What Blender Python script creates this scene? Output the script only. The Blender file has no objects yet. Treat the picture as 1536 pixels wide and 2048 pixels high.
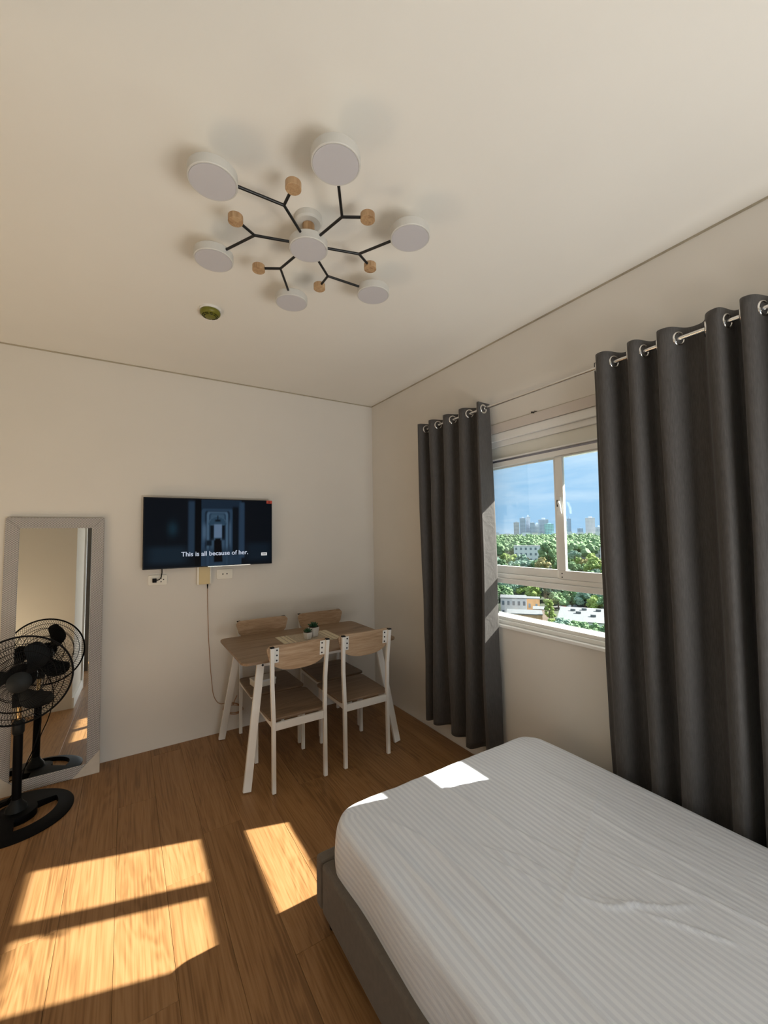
import bpy, bmesh, math, random
from mathutils import Vector, Matrix, noise
from math import sin, cos, pi, radians

S = bpy.context.scene
COL = S.collection

# ------------------------------------------------------------------ camera
CAM = Vector((-1.98914, -3.36136, 1.47993))
YAW, PITCH, ROLL, FPX = 0.560981, 0.0519566, -0.0152765, 821.91
fw = Vector((sin(YAW) * cos(PITCH), cos(YAW) * cos(PITCH), sin(PITCH)))
rt0 = Vector((cos(YAW), -sin(YAW), 0))
up0 = rt0.cross(fw)
rt = rt0 * cos(ROLL) + up0 * sin(ROLL)
up = up0 * cos(ROLL) - rt0 * sin(ROLL)
cd = bpy.data.cameras.new('camera')
cam = bpy.data.objects.new('camera', cd)
COL.objects.link(cam)
m = Matrix((rt, up, -fw)).transposed().to_4x4()
m.translation = CAM
cam.matrix_world = m
cd.sensor_fit = 'VERTICAL'
cd.sensor_height = 24.0
cd.lens = FPX / 2048 * 24.0
cd.clip_start, cd.clip_end = 0.02, 6000
S.camera = cam

# ------------------------------------------------------------------ world: hazy blue cloud deck all round
W = bpy.data.worlds.new('sky')
S.world = W
W.use_nodes = True
nt = W.node_tree
nt.nodes.clear()
N = nt.nodes.new
L = nt.links.new
tc = N('ShaderNodeTexCoord')
sep = N('ShaderNodeSeparateXYZ')
L(tc.outputs['Generated'], sep.inputs[0])
ramp = N('ShaderNodeValToRGB')
ramp.color_ramp.elements[0].position = 0.0
ramp.color_ramp.elements[0].color = (0.27, 0.46, 0.66, 1)
ramp.color_ramp.elements[1].position = 0.42
ramp.color_ramp.elements[1].color = (0.56, 0.70, 0.80, 1)
e = ramp.color_ramp.elements.new(0.14)
e.color = (0.27, 0.47, 0.68, 1)
L(sep.outputs['Z'], ramp.inputs[0])
mp = N('ShaderNodeMapping')
mp.inputs['Scale'].default_value = (2.2, 2.2, 11.0)
L(tc.outputs['Generated'], mp.inputs[0])
nz = N('ShaderNodeTexNoise')
nz.inputs['Scale'].default_value = 1.6
nz.inputs['Detail'].default_value = 6
nz.inputs['Roughness'].default_value = 0.55
nz.inputs['Distortion'].default_value = 0.4
L(mp.outputs[0], nz.inputs['Vector'])
cr = N('ShaderNodeValToRGB')
cr.color_ramp.elements[0].position = 0.40
cr.color_ramp.elements[0].color = (0, 0, 0, 1)
cr.color_ramp.elements[1].position = 0.72
cr.color_ramp.elements[1].color = (0.75, 0.75, 0.75, 1)
L(nz.outputs['Fac'], cr.inputs[0])
mx = N('ShaderNodeMixRGB')
mx.inputs[2].default_value = (0.62, 0.72, 0.80, 1)
L(cr.outputs[0], mx.inputs[0])
L(ramp.outputs[0], mx.inputs[1])
bg = N('ShaderNodeBackground')
bg.inputs['Strength'].default_value = 1.6
wo = N('ShaderNodeOutputWorld')
L(mx.outputs[0], bg.inputs[0])
L(bg.outputs[0], wo.inputs[0])

# ------------------------------------------------------------------ sun and added fill lights
SUN_DIR = Vector((-1.0, 0.30, -0.73)).normalized()
sd = bpy.data.lights.new('sun', 'SUN')
sd.energy = 28.0
sd.angle = radians(0.55)
sd.color = (1.0, 0.94, 0.84)
sun = bpy.data.objects.new('sun', sd)
COL.objects.link(sun)
sun.rotation_euler = SUN_DIR.to_track_quat('-Z', 'Y').to_euler()
sun.location = (6, -2, 6)


def area_light(name, loc, aim, sx, sy, energy, col):
    ad = bpy.data.lights.new(name, 'AREA')
    ad.shape = 'RECTANGLE'
    ad.size, ad.size_y = sx, sy
    ad.energy = energy
    ad.color = col
    o = bpy.data.objects.new(name, ad)
    COL.objects.link(o)
    o.location = loc
    o.rotation_euler = Vector(aim).to_track_quat('-Z', 'Y').to_euler()
    return o


# added fill light behind the bed, tilted up; stands for no real source
area_light('rear_fill', (-1.00, -4.85, 0.24), (0.0, 0.60, 0.80), 1.3, 0.8, 56, (1.0, 0.985, 0.94))
# added warm fill facing up in the alcove, no lamp stands there
area_light('alcove_fill', (-3.16, -1.40, 0.30), (0.0, 0.0, 1.0), 0.6, 1.0, 11.5, (1.0, 0.80, 0.56))

S.view_settings.view_transform = 'Standard'
S.view_settings.look = 'None'
S.view_settings.gamma = 1.0
S.view_settings.use_curve_mapping = False
S.view_settings.exposure = 0.0


# ------------------------------------------------------------------ materials
def newmat(name):
    m = bpy.data.materials.new(name)
    m.use_nodes = True
    t = m.node_tree
    return m, t, t.nodes['Principled BSDF']


def plain(name, col, rough=0.5, metal=0.0, spec=0.5, noise_amt=0.0, nscale=20.0, bump=0.0, bscale=200.0, sheen=0.0, emit=None, coat=0.0):
    m, t, b = newmat(name)
    b.inputs['Base Color'].default_value = (*col, 1)
    b.inputs['Roughness'].default_value = rough
    b.inputs['Metallic'].default_value = metal
    b.inputs['Specular IOR Level'].default_value = spec
    if sheen:
        b.inputs['Sheen Weight'].default_value = sheen
        b.inputs['Sheen Roughness'].default_value = 0.5
    if coat:
        b.inputs['Coat Weight'].default_value = coat
    if emit:
        b.inputs['Emission Color'].default_value = (*emit[:3], 1)
        b.inputs['Emission Strength'].default_value = emit[3]
    if noise_amt or bump:
        tc = t.nodes.new('ShaderNodeTexCoord')
        if noise_amt:
            n = t.nodes.new('ShaderNodeTexNoise')
            n.inputs['Scale'].default_value = nscale
            n.inputs['Detail'].default_value = 5
            t.links.new(tc.outputs['Object'], n.inputs['Vector'])
            r = t.nodes.new('ShaderNodeMapRange')
            r.inputs[1].default_value, r.inputs[2].default_value = 0.3, 0.7
            r.inputs[3].default_value, r.inputs[4].default_value = 1 - noise_amt, 1 + noise_amt
            t.links.new(n.outputs['Fac'], r.inputs[0])
            mix = t.nodes.new('ShaderNodeVectorMath')
            mix.operation = 'SCALE'
            mix.inputs[0].default_value = col
            t.links.new(r.outputs[0], mix.inputs['Scale'])
            t.links.new(mix.outputs[0], b.inputs['Base Color'])
        if bump:
            n2 = t.nodes.new('ShaderNodeTexNoise')
            n2.inputs['Scale'].default_value = bscale
            n2.inputs['Detail'].default_value = 3
            t.links.new(tc.outputs['Object'], n2.inputs['Vector'])
            bp = t.nodes.new('ShaderNodeBump')
            bp.inputs['Strength'].default_value = bump
            bp.inputs['Distance'].default_value = 0.002
            t.links.new(n2.outputs['Fac'], bp.inputs['Height'])
            t.links.new(bp.outputs[0], b.inputs['Normal'])
    return m


def wood(name, c_dark, c_mid, c_light, along='Y', scale=1.0, rough=0.5, spec=0.4, rand=True, rings=True):
    m, t, b = newmat(name)
    nd, lk = t.nodes.new, t.links.new
    tc = nd('ShaderNodeTexCoord')
    oi = nd('ShaderNodeObjectInfo')
    add = nd('ShaderNodeVectorMath')
    add.operation = 'MULTIPLY_ADD'
    rv = nd('ShaderNodeCombineXYZ')
    for k in range(3):
        lk(oi.outputs['Random'], rv.inputs[k])
    lk(rv.outputs[0], add.inputs[0])
    add.inputs[1].default_value = (13.7, 41.3, 7.9) if rand else (0, 0, 0)
    lk(tc.outputs['Object'], add.inputs[2])
    mp = nd('ShaderNodeMapping')
    st = {'X': (0.09, 1, 1), 'Y': (1, 0.09, 1), 'Z': (1, 1, 0.09)}[along]
    mp.inputs['Scale'].default_value = tuple(s * scale for s in st)
    lk(add.outputs[0], mp.inputs[0])
    n1 = nd('ShaderNodeTexNoise')
    n1.inputs['Scale'].default_value = 7
    n1.inputs['Detail'].default_value = 4
    n1.inputs['Distortion'].default_value = 0.6
    lk(mp.outputs[0], n1.inputs['Vector'])
    # cathedral rings: sine of the low-frequency noise
    mul = nd('ShaderNodeMath')
    mul.operation = 'MULTIPLY'
    mul.inputs[1].default_value = 95.0 if rings else 30
    lk(n1.outputs['Fac'], mul.inputs[0])
    sn = nd('ShaderNodeMath')
    sn.operation = 'SINE'
    lk(mul.outputs[0], sn.inputs[0])
    mp2 = nd('ShaderNodeMapping')
    st2 = {'X': (0.02, 1, 1), 'Y': (1, 0.02, 1), 'Z': (1, 1, 0.02)}[along]
    mp2.inputs['Scale'].default_value = tuple(s * scale for s in st2)
    lk(add.outputs[0], mp2.inputs[0])
    n2 = nd('ShaderNodeTexNoise')
    n2.inputs['Scale'].default_value = 140
    n2.inputs['Detail'].default_value = 4
    lk(mp2.outputs[0], n2.inputs['Vector'])
    a1 = nd('ShaderNodeMath')
    a1.operation = 'MULTIPLY_ADD'
    a1.inputs[1].default_value = 0.10
    lk(sn.outputs[0], a1.inputs[0])
    lk(n2.outputs['Fac'], a1.inputs[2])
    a2 = nd('ShaderNodeMath')
    a2.operation = 'MULTIPLY_ADD'
    a2.inputs[1].default_value = 0.8
    a2.inputs[2].default_value = -0.4
    lk(n1.outputs['Fac'], a2.inputs[0])
    a3 = nd('ShaderNodeMath')
    a3.operation = 'ADD'
    lk(a1.outputs[0], a3.inputs[0])
    lk(a2.outputs[0], a3.inputs[1])
    a4 = nd('ShaderNodeMath')
    a4.operation = 'MULTIPLY_ADD'
    a4.inputs[1].default_value = 0.12 if rand else 0.0
    lk(oi.outputs['Random'], a4.inputs[0])
    lk(a3.outputs[0], a4.inputs[2])
    r = nd('ShaderNodeValToRGB')
    r.color_ramp.elements[0].position = 0.30
    r.color_ramp.elements[0].color = (*c_dark, 1)
    r.color_ramp.elements[1].position = 0.80
    r.color_ramp.elements[1].color = (*c_light, 1)
    e = r.color_ramp.elements.new(0.54)
    e.color = (*c_mid, 1)
    lk(a4.outputs[0], r.inputs[0])
    lk(r.outputs[0], b.inputs['Base Color'])
    b.inputs['Roughness'].default_value = rough
    b.inputs['Specular IOR Level'].default_value = spec
    bp = nd('ShaderNodeBump')
    bp.inputs['Strength'].default_value = 0.08
    bp.inputs['Distance'].default_value = 0.002
    lk(n2.outputs['Fac'], bp.inputs['Height'])
    lk(bp.outputs[0], b.inputs['Normal'])
    return m


M = {}
M['wall'] = plain('wall_paint', (0.74, 0.70, 0.64), 0.85, spec=0.2, noise_amt=0.012, nscale=3, bump=0.05, bscale=160)
M['ceil'] = plain('ceiling_paint', (0.82, 0.79, 0.73), 0.9, spec=0.15, noise_amt=0.012, nscale=2, bump=0.05, bscale=120)
M['gap'] = plain('shade_and_joint_line', (0.42, 0.37, 0.28), 0.9, spec=0.1, noise_amt=0.15, nscale=9)  # painted shade of the ceiling gap; also the joint of the window board
M['casing'] = plain('casing_paint', (0.66, 0.60, 0.55), 0.7, spec=0.2, noise_amt=0.02, nscale=5)
M['floor'] = wood('vinyl_oak', (0.190, 0.094, 0.034), (0.290, 0.148, 0.057), (0.345, 0.188, 0.080), 'Y', 1.0, 0.42, 0.35)
M['screed'] = plain('floor_underlay', (0.05, 0.035, 0.02), 0.9)
M['oak'] = wood('table_oak', (0.16, 0.10, 0.056), (0.245, 0.16, 0.095), (0.32, 0.222, 0.138), 'X', 1.5, 0.45, 0.4, rings=False)
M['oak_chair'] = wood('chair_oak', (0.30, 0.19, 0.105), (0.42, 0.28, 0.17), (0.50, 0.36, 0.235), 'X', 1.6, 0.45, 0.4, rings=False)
M['seat_oak_shaded'] = wood('seat_oak_shaded', (0.13, 0.080, 0.045), (0.20, 0.128, 0.076), (0.27, 0.182, 0.114), 'X', 1.5, 0.45, 0.4, rings=False)  # darker than the backrest oak: the seat's shade is put into the colour
M['white_metal'] = plain('white_powder_coat', (0.80, 0.78, 0.74), 0.4, spec=0.4, noise_amt=0.02, nscale=8)
M['black'] = plain('black_plastic', (0.0025, 0.0025, 0.003), 0.55, spec=0.12)
M['black_rod'] = plain('black_rod', (0.010, 0.010, 0.010), 0.35, spec=0.4)
M['darkgrey'] = plain('dark_grey_plastic', (0.008, 0.010, 0.011), 0.5, spec=0.2)
M['screw'] = plain('screw_steel', (0.02, 0.02, 0.025), 0.35, metal=0.4)
M['chrome'] = plain('chrome', (0.80, 0.79, 0.77), 0.16, metal=1.0)
M['brass'] = plain('brass_tube', (0.55, 0.38, 0.18), 0.3, metal=1.0)
M['frame_white'] = plain('window_vinyl', (0.88, 0.88, 0.86), 0.38, spec=0.4, noise_amt=0.012, nscale=6)
M['header'] = plain('window_header', (0.78, 0.78, 0.72), 0.5, spec=0.3)
M['track'] = plain('track_metal', (0.33, 0.34, 0.42), 0.35, metal=0.6)
M['shade'] = plain('lamp_drum', (0.60, 0.58, 0.54), 0.5, spec=0.3)
M['diffuser'] = plain('lamp_diffuser', (0.56, 0.54, 0.56), 0.35, spec=0.35)
M['knobwood'] = wood('knob_wood', (0.30, 0.17, 0.08), (0.44, 0.27, 0.14), (0.53, 0.36, 0.20), 'Z', 5.0, 0.45, 0.4, rings=False)
M['mirror'] = plain('mirror_glass', (0.80, 0.82, 0.80), 0.01, metal=1.0)
M['card'] = plain('cardboard_corner', (0.62, 0.56, 0.48), 0.85, spec=0.1, noise_amt=0.05, nscale=30)
M['tvbody'] = plain('tv_plastic', (0.004, 0.004, 0.005), 0.35, spec=0.2)
M['plate'] = plain('outlet_plate', (0.84, 0.79, 0.68), 0.4, spec=0.4)
M['oldplastic'] = plain('yellowed_plastic', (0.66, 0.52, 0.27), 0.45, spec=0.4)
M['cord'] = plain('brown_cord', (0.34, 0.16, 0.06), 0.5)
M['detector'] = plain('olive_plastic', (0.16, 0.155, 0.015), 0.4, spec=0.4, noise_amt=0.1, nscale=40)
M['whitebase'] = plain('white_plastic', (0.80, 0.78, 0.74), 0.4)
M['pot'] = plain('white_ceramic', (0.72, 0.70, 0.66), 0.45, noise_amt=0.05, nscale=40)
M['soil'] = plain('soil', (0.03, 0.022, 0.014), 0.95)
M['leaf'] = plain('succulent_leaf', (0.018, 0.075, 0.03), 0.45, noise_amt=0.35, nscale=60)
M['upholstery'] = plain('bed_upholstery', (0.15, 0.125, 0.10), 0.9, spec=0.15, noise_amt=0.08, nscale=60, bump=0.35, bscale=900, sheen=0.15)
M['ledge'] = plain('concrete_ledge', (0.6, 0.6, 0.58), 0.9)
M['door'] = plain('dark_door', (0.10, 0.085, 0.07), 0.5, noise_amt=0.1, nscale=8)
M['chip'] = plain('chipped_plaster', (0.05, 0.045, 0.04), 0.9)
M['red'] = plain('red_sticker', (0.55, 0.06, 0.03), 0.5)


def fabric_mat():
    m, t, b = newmat('curtain_fabric')
    nd, lk = t.nodes.new, t.links.new
    tc = nd('ShaderNodeTexCoord')
    mp = nd('ShaderNodeMapping')
    mp.inputs['Scale'].default_value = (350, 350, 30)
    lk(tc.outputs['Object'], mp.inputs[0])
    n = nd('ShaderNodeTexNoise')
    n.inputs['Scale'].default_value = 1.0
    n.inputs['Detail'].default_value = 3
    lk(mp.outputs[0], n.inputs['Vector'])
    r = nd('ShaderNodeValToRGB')
    r.color_ramp.elements[0].position = 0.3
    r.color_ramp.elements[0].color = (0.060, 0.055, 0.052, 1)
    r.color_ramp.elements[1].position = 0.7
    r.color_ramp.elements[1].color = (0.088, 0.081, 0.077, 1)
    lk(n.outputs['Fac'], r.inputs[0])
    lk(r.outputs[0], b.inputs['Base Color'])
    b.inputs['Roughness'].default_value = 0.75
    b.inputs['Specular IOR Level'].default_value = 0.25
    b.inputs['Sheen Weight'].default_value = 0.12
    n3 = nd('ShaderNodeTexNoise')
    n3.inputs['Scale'].default_value = 16
    n3.inputs['Detail'].default_value = 5
    n3.inputs['Distortion'].default_value = 1.2
    lk(tc.outputs['Object'], n3.inputs['Vector'])
    bp = nd('ShaderNodeBump')
    bp.inputs['Strength'].default_value = 0.35
    bp.inputs['Distance'].default_value = 0.008
    lk(n3.outputs['Fac'], bp.inputs['Height'])
    lk(bp.outputs[0], b.inputs['Normal'])
    return m


M['curtain'] = fabric_mat()


def sheet_mat():
    m, t, b = newmat('striped_sateen_sheet')
    nd, lk = t.nodes.new, t.links.new
    uv = nd('ShaderNodeUVMap')
    uv.uv_map = 'UVMap'
    sp = nd('ShaderNodeSeparateXYZ')
    lk(uv.outputs[0], sp.inputs[0])
    k = nd('ShaderNodeMath')
    k.operation = 'MULTIPLY'
    k.inputs[1].default_value = 2 * pi / 0.0215
    lk(sp.outputs[0], k.inputs[0])
    s = nd('ShaderNodeMath')
    s.operation = 'SINE'
    lk(k.outputs[0], s.inputs[0])
    mr = nd('ShaderNodeMapRange')
    mr.interpolation_type = 'SMOOTHSTEP'
    mr.inputs[1].default_value, mr.inputs[2].default_value = -0.35, 0.35
    lk(s.outputs[0], mr.inputs[0])
    mix = nd('ShaderNodeMixRGB')
    mix.inputs[1].default_value = (0.73, 0.77, 0.85, 1)
    mix.inputs[2].default_value = (0.83, 0.87, 0.94, 1)
    lk(mr.outputs[0], mix.inputs[0])
    lk(mix.outputs[0], b.inputs['Base Color'])
    rr = nd('ShaderNodeMapRange')
    rr.inputs[3].default_value, rr.inputs[4].default_value = 0.70, 0.42
    lk(mr.outputs[0], rr.inputs[0])
    lk(rr.outputs[0], b.inputs['Roughness'])
    b.inputs['Specular IOR Level'].default_value = 0.35
    tc = nd('ShaderNodeTexCoord')
    mp = nd('ShaderNodeMapping')
    mp.inputs['Scale'].default_value = (9, 2.5, 4)
    mp.inputs['Rotation'].default_value = (0, 0, 0.25)
    lk(tc.outputs['Object'], mp.inputs[0])
    n = nd('ShaderNodeTexNoise')
    n.inputs['Scale'].default_value = 2.0
    n.inputs['Detail'].default_value = 4
    n.inputs['Distortion'].default_value = 0.8
    lk(mp.outputs[0], n.inputs['Vector'])
    bp = nd('ShaderNodeBump')
    bp.inputs['Strength'].default_value = 0.55
    bp.inputs['Distance'].default_value = 0.014
    lk(n.outputs['Fac'], bp.inputs['Height'])
    lk(bp.outputs[0], b.inputs['Normal'])
    return m


M['sheet'] = sheet_mat()


def weave_mat():
    m, t, b = newmat('embossed_weave')
    nd, lk = t.nodes.new, t.links.new
    tc = nd('ShaderNodeTexCoord')
    w = []
    for ax in ('X', 'Z'):
        sp = nd('ShaderNodeSeparateXYZ')
        lk(tc.outputs['Object'], sp.inputs[0])
        k = nd('ShaderNodeMath')
        k.operation = 'MULTIPLY'
        k.inputs[1].default_value = 2 * pi / (0.0155 if ax == 'X' else 0.011)
        lk(sp.outputs[ax], k.inputs[0])
        s = nd('ShaderNodeMath')
        s.operation = 'SINE'
        lk(k.outputs[0], s.inputs[0])
        w.append(s)
    p = nd('ShaderNodeMath')
    p.operation = 'MULTIPLY'
    lk(w[0].outputs[0], p.inputs[0])
    lk(w[1].outputs[0], p.inputs[1])
    mr = nd('ShaderNodeMapRange')
    mr.inputs[1].default_value, mr.inputs[2].default_value = -0.5, 0.5
    lk(p.outputs[0], mr.inputs[0])
    mix = nd('ShaderNodeMixRGB')
    mix.inputs[1].default_value = (0.24, 0.225, 0.215, 1)
    mix.inputs[2].default_value = (0.58, 0.55, 0.53, 1)
    lk(mr.outputs[0], mix.inputs[0])
    lk(mix.outputs[0], b.inputs['Base Color'])
    b.inputs['Roughness'].default_value = 0.45
    bp = nd('ShaderNodeBump')
    bp.inputs['Strength'].default_value = 0.6
    bp.inputs['Distance'].default_value = 0.003
    lk(mr.outputs[0], bp.inputs['Height'])
    lk(bp.outputs[0], b.inputs['Normal'])
    return m


M['weave'] = weave_mat()


def glass_mat():
    m = bpy.data.materials.new('window_glass')
    m.use_nodes = True
    t = m.node_tree
    t.nodes.clear()
    nd, lk = t.nodes.new, t.links.new
    tr = nd('ShaderNodeBsdfTransparent')
    tr.inputs[0].default_value = (0.95, 0.97, 0.97, 1)
    gl = nd('ShaderNodeBsdfGlossy')
    gl.inputs['Roughness'].default_value = 0.02
    fr = nd('ShaderNodeFresnel')
    fr.inputs[0].default_value = 1.45
    mx = nd('ShaderNodeMixShader')
    lk(fr.outputs[0], mx.inputs[0])
    lk(tr.outputs[0], mx.inputs[1])
    lk(gl.outputs[0], mx.inputs[2])
    o = nd('ShaderNodeOutputMaterial')
    lk(mx.outputs[0], o.inputs[0])
    return m


M['glass'] = glass_mat()


def foliage(name, c1, c2, c3):
    m, t, b = newmat(name)
    nd, lk = t.nodes.new, t.links.new
    tc = nd('ShaderNodeTexCoord')
    n = nd('ShaderNodeTexNoise')
    n.inputs['Scale'].default_value = 1.1
    n.inputs['Detail'].default_value = 8
    n.inputs['Roughness'].default_value = 0.75
    lk(tc.outputs['Object'], n.inputs['Vector'])
    r = nd('ShaderNodeValToRGB')
    r.color_ramp.elements[0].position = 0.34
    r.color_ramp.elements[0].color = (*c1, 1)
    r.color_ramp.elements[1].position = 0.66
    r.color_ramp.elements[1].color = (*c3, 1)
    e = r.color_ramp.elements.new(0.5)
    e.color = (*c2, 1)
    lk(n.outputs['Fac'], r.inputs[0])
    lk(r.outputs[0], b.inputs['Base Color'])
    b.inputs['Roughness'].default_value = 0.7
    b.inputs['Specular IOR Level'].default_value = 0.2
    return m


FOL = [
    foliage('foliage_yellow_green', (0.120, 0.180, 0.045), (0.225, 0.315, 0.083), (0.345, 0.420, 0.150)),
    foliage('foliage_green', (0.068, 0.135, 0.060), (0.128, 0.225, 0.105), (0.225, 0.338, 0.165)),
    foliage('foliage_deep_green', (0.037, 0.083, 0.060), (0.075, 0.143, 0.098), (0.150, 0.232, 0.150)),
    foliage('foliage_blue_green', (0.120, 0.210, 0.165), (0.195, 0.300, 0.232), (0.285, 0.390, 0.300)),
    foliage('foliage_russet', (0.180, 0.165, 0.060), (0.300, 0.270, 0.112), (0.390, 0.315, 0.165)),
]
M['bark'] = plain('bark', (0.10, 0.075, 0.05), 0.95)
M['ground'] = plain('far_ground', (0.035, 0.05, 0.025), 0.95, noise_amt=0.3, nscale=0.05)
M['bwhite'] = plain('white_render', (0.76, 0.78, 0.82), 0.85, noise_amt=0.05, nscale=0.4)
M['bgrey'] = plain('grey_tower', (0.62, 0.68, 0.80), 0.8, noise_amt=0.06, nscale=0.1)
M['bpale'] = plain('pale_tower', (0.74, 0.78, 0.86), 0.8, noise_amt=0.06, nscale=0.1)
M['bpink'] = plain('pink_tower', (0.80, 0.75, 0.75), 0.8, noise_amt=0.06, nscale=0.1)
M['bteal'] = plain('teal_tower', (0.42, 0.76, 0.78), 0.5)
M['bblue'] = plain('blue_tower', (0.42, 0.54, 0.72), 0.6)
M['broof'] = plain('white_metal_roof', (0.155, 0.165, 0.175), 0.6, noise_amt=0.06, nscale=0.5)
M['bwin'] = plain('far_window', (0.17, 0.22, 0.28), 0.3)
M['borange'] = plain('ochre_wall', (0.62, 0.36, 0.18), 0.85, noise_amt=0.06, nscale=0.5)
M['asphalt'] = plain('car_park', (0.07, 0.072, 0.075), 0.9, noise_amt=0.1, nscale=0.4)


# ------------------------------------------------------------------ mesh helpers
class MB:
    def __init__(self):
        self.b = bmesh.new()

    def _xf(self, vs, mat):
        bmesh.ops.transform(self.b, matrix=mat, verts=vs)
        return self

    def box(self, c, s, rot=None):
        r = bmesh.ops.create_cube(self.b, size=1.0)
        mt = Matrix.Translation(c) @ ((rot.to_4x4() if rot else Matrix.Identity(4)) @ Matrix.Diagonal((*s, 1)))
        return self._xf(r['verts'], mt)

    def rng(self, x0, x1, y0, y1, z0, z1):
        return self.box(((x0 + x1) / 2, (y0 + y1) / 2, (z0 + z1) / 2), (abs(x1 - x0), abs(y1 - y0), abs(z1 - z0)))

    def bar(self, p0, p1, w, d, ref=(0, 0, 1)):
        p0, p1 = Vector(p0), Vector(p1)
        z = (p1 - p0).normalized()
        x = Vector(ref).cross(z)
        if x.length < 1e-4:
            x = Vector((1, 0, 0)).cross(z)
        x.normalize()
        y = z.cross(x)
        rot = Matrix((x, y, z)).transposed()
        return self.box((p0 + p1) / 2, (w, d, (p1 - p0).length), rot)

    def cyl(self, p0, p1, r0, r1=None, seg=20, caps=True):
        p0, p1 = Vector(p0), Vector(p1)
        r = bmesh.ops.create_cone(self.b, cap_ends=caps, segments=seg, radius1=r0, radius2=r0 if r1 is None else r1, depth=(p1 - p0).length)
        q = (p1 - p0).to_track_quat('Z', 'Y')
        return self._xf(r['verts'], Matrix.Translation((p0 + p1) / 2) @ q.to_matrix().to_4x4())

    def lathe(self, prof, seg=32, mat=None, cap=True):
        rings = []
        for r, z in prof:
            rings.append([self.b.verts.new((r * cos(2 * pi * i / seg), r * sin(2 * pi * i / seg), z)) for i in range(seg)])
        for a, c in zip(rings, rings[1:]):
            for i in range(seg):
                self.b.faces.new((a[i], a[(i + 1) % seg], c[(i + 1) % seg], c[i]))
        if cap:
            for rg, (r, z), rev in ((rings[0], prof[0], True), (rings[-1], prof[-1], False)):
                if r > 1e-5:
                    self.b.faces.new(rg[::-1] if rev else rg)
        if mat is not None:
            self._xf([v for rg in rings for v in rg], mat)
        return self

    def tube(self, pts, r, seg=8, closed=False):
        pts = [Vector(p) for p in pts]
        n = len(pts)
        rings = []
        prev = None
        for i, p in enumerate(pts):
            a = pts[(i - 1) % n] if (closed or i > 0) else p
            c = pts[(i + 1) % n] if (closed or i < n - 1) else p
            t = (c - a).normalized()
            if prev is None:
                u = t.orthogonal().normalized()
            else:
                u = (prev - t * prev.dot(t))
                u = u.normalized() if u.length > 1e-6 else t.orthogonal().normalized()
            prev = u
            v = t.cross(u)
            rr = r[i] if isinstance(r, (list, tuple)) else r
            rings.append([self.b.verts.new(p + (u * cos(2 * pi * k / seg) + v * sin(2 * pi * k / seg)) * rr) for k in range(seg)])
        pairs = list(zip(rings, rings[1:]))
        if closed:
            pairs.append((rings[-1], rings[0]))
        for a, c in pairs:
            for k in range(seg):
                self.b.faces.new((a[k], a[(k + 1) % seg], c[(k + 1) % seg], c[k]))
        if not closed:
            self.b.faces.new(rings[0][::-1])
            self.b.faces.new(rings[-1])
        return self

    def torus(self, c, axis, R, r, seg=28, sub=8):
        q = Vector(axis).to_track_quat('Z', 'Y').to_matrix()
        return self.tube([Vector(c) + q @ Vector((R * cos(2 * pi * i / seg), R * sin(2 * pi * i / seg), 0)) for i in range(seg)], r, sub, True)

    def prism(self, pts2, t0, t1, f):
        """outline pts2, f(u, v, t) -> xyz"""
        a = [self.b.verts.new(f(u, v, t0)) for u, v in pts2]
        c = [self.b.verts.new(f(u, v, t1)) for u, v in pts2]
        n = len(a)
        self.b.faces.new(a[::-1])
        self.b.faces.new(c)
        for i in range(n):
            self.b.faces.new((a[i], a[(i + 1) % n], c[(i + 1) % n], c[i]))
        return self

    def build(self, name, mat, parent=None, bevel=0.0, smooth=False, loc=None, angle=40, segs=2):
        bmesh.ops.recalc_face_normals(self.b, faces=self.b.faces)
        me = bpy.data.meshes.new(name)
        self.b.to_mesh(me)
        self.b.free()
        return meshobj(name, me, mat, parent, bevel, smooth, loc, angle, segs)


def meshobj(name, me, mat, parent=None, bevel=0.0, smooth=False, loc=None, angle=40, segs=2):
    o = bpy.data.objects.new(name, me)
    COL.objects.link(o)
    if mat:
        me.materials.append(M[mat] if isinstance(mat, str) else mat)
    if parent:
        o.parent = parent
    if loc is not None:
        o.location = loc
    if smooth:
        for p in me.polygons:
            p.use_smooth = True
        try:
            me.set_sharp_from_angle(angle=radians(angle))
        except Exception:
            pass
    if bevel:
        bv = o.modifiers.new('bevel', 'BEVEL')
        bv.width = bevel
        bv.segments = segs
        bv.limit_method = 'ANGLE'
        bv.angle_limit = radians(35)
    return o


def empty(name, loc=(0, 0, 0), rz=0.0):
    o = bpy.data.objects.new(name, None)
    COL.objects.link(o)
    o.empty_display_size = 0.05
    o.location = loc
    o.rotation_euler = (0, 0, rz)
    return o


def tag(o, label, cat, group=None):
    o['label'] = label
    o['category'] = cat
    if group:
        o['group'] = group
    return o


def struct(o, label=None):
    o['kind'] = 'structure'
    if label:
        o['label'] = label
    return o


def copy_tree(o, parent=None):
    c = o.copy()
    COL.objects.link(c)
    c.parent = parent
    for ch in list(o.children):
        copy_tree(ch, c)
    return c


# ------------------------------------------------------------------ room shell
H = 2.70
XL = -3.55           # far side of the alcove on the left
YF = -5.60           # wall behind the camera
WY0, WY1, WZ0, WZ1 = -2.47, -1.335, 0.888, 2.105   # window opening
WT = 0.16            # wall thickness

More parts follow.
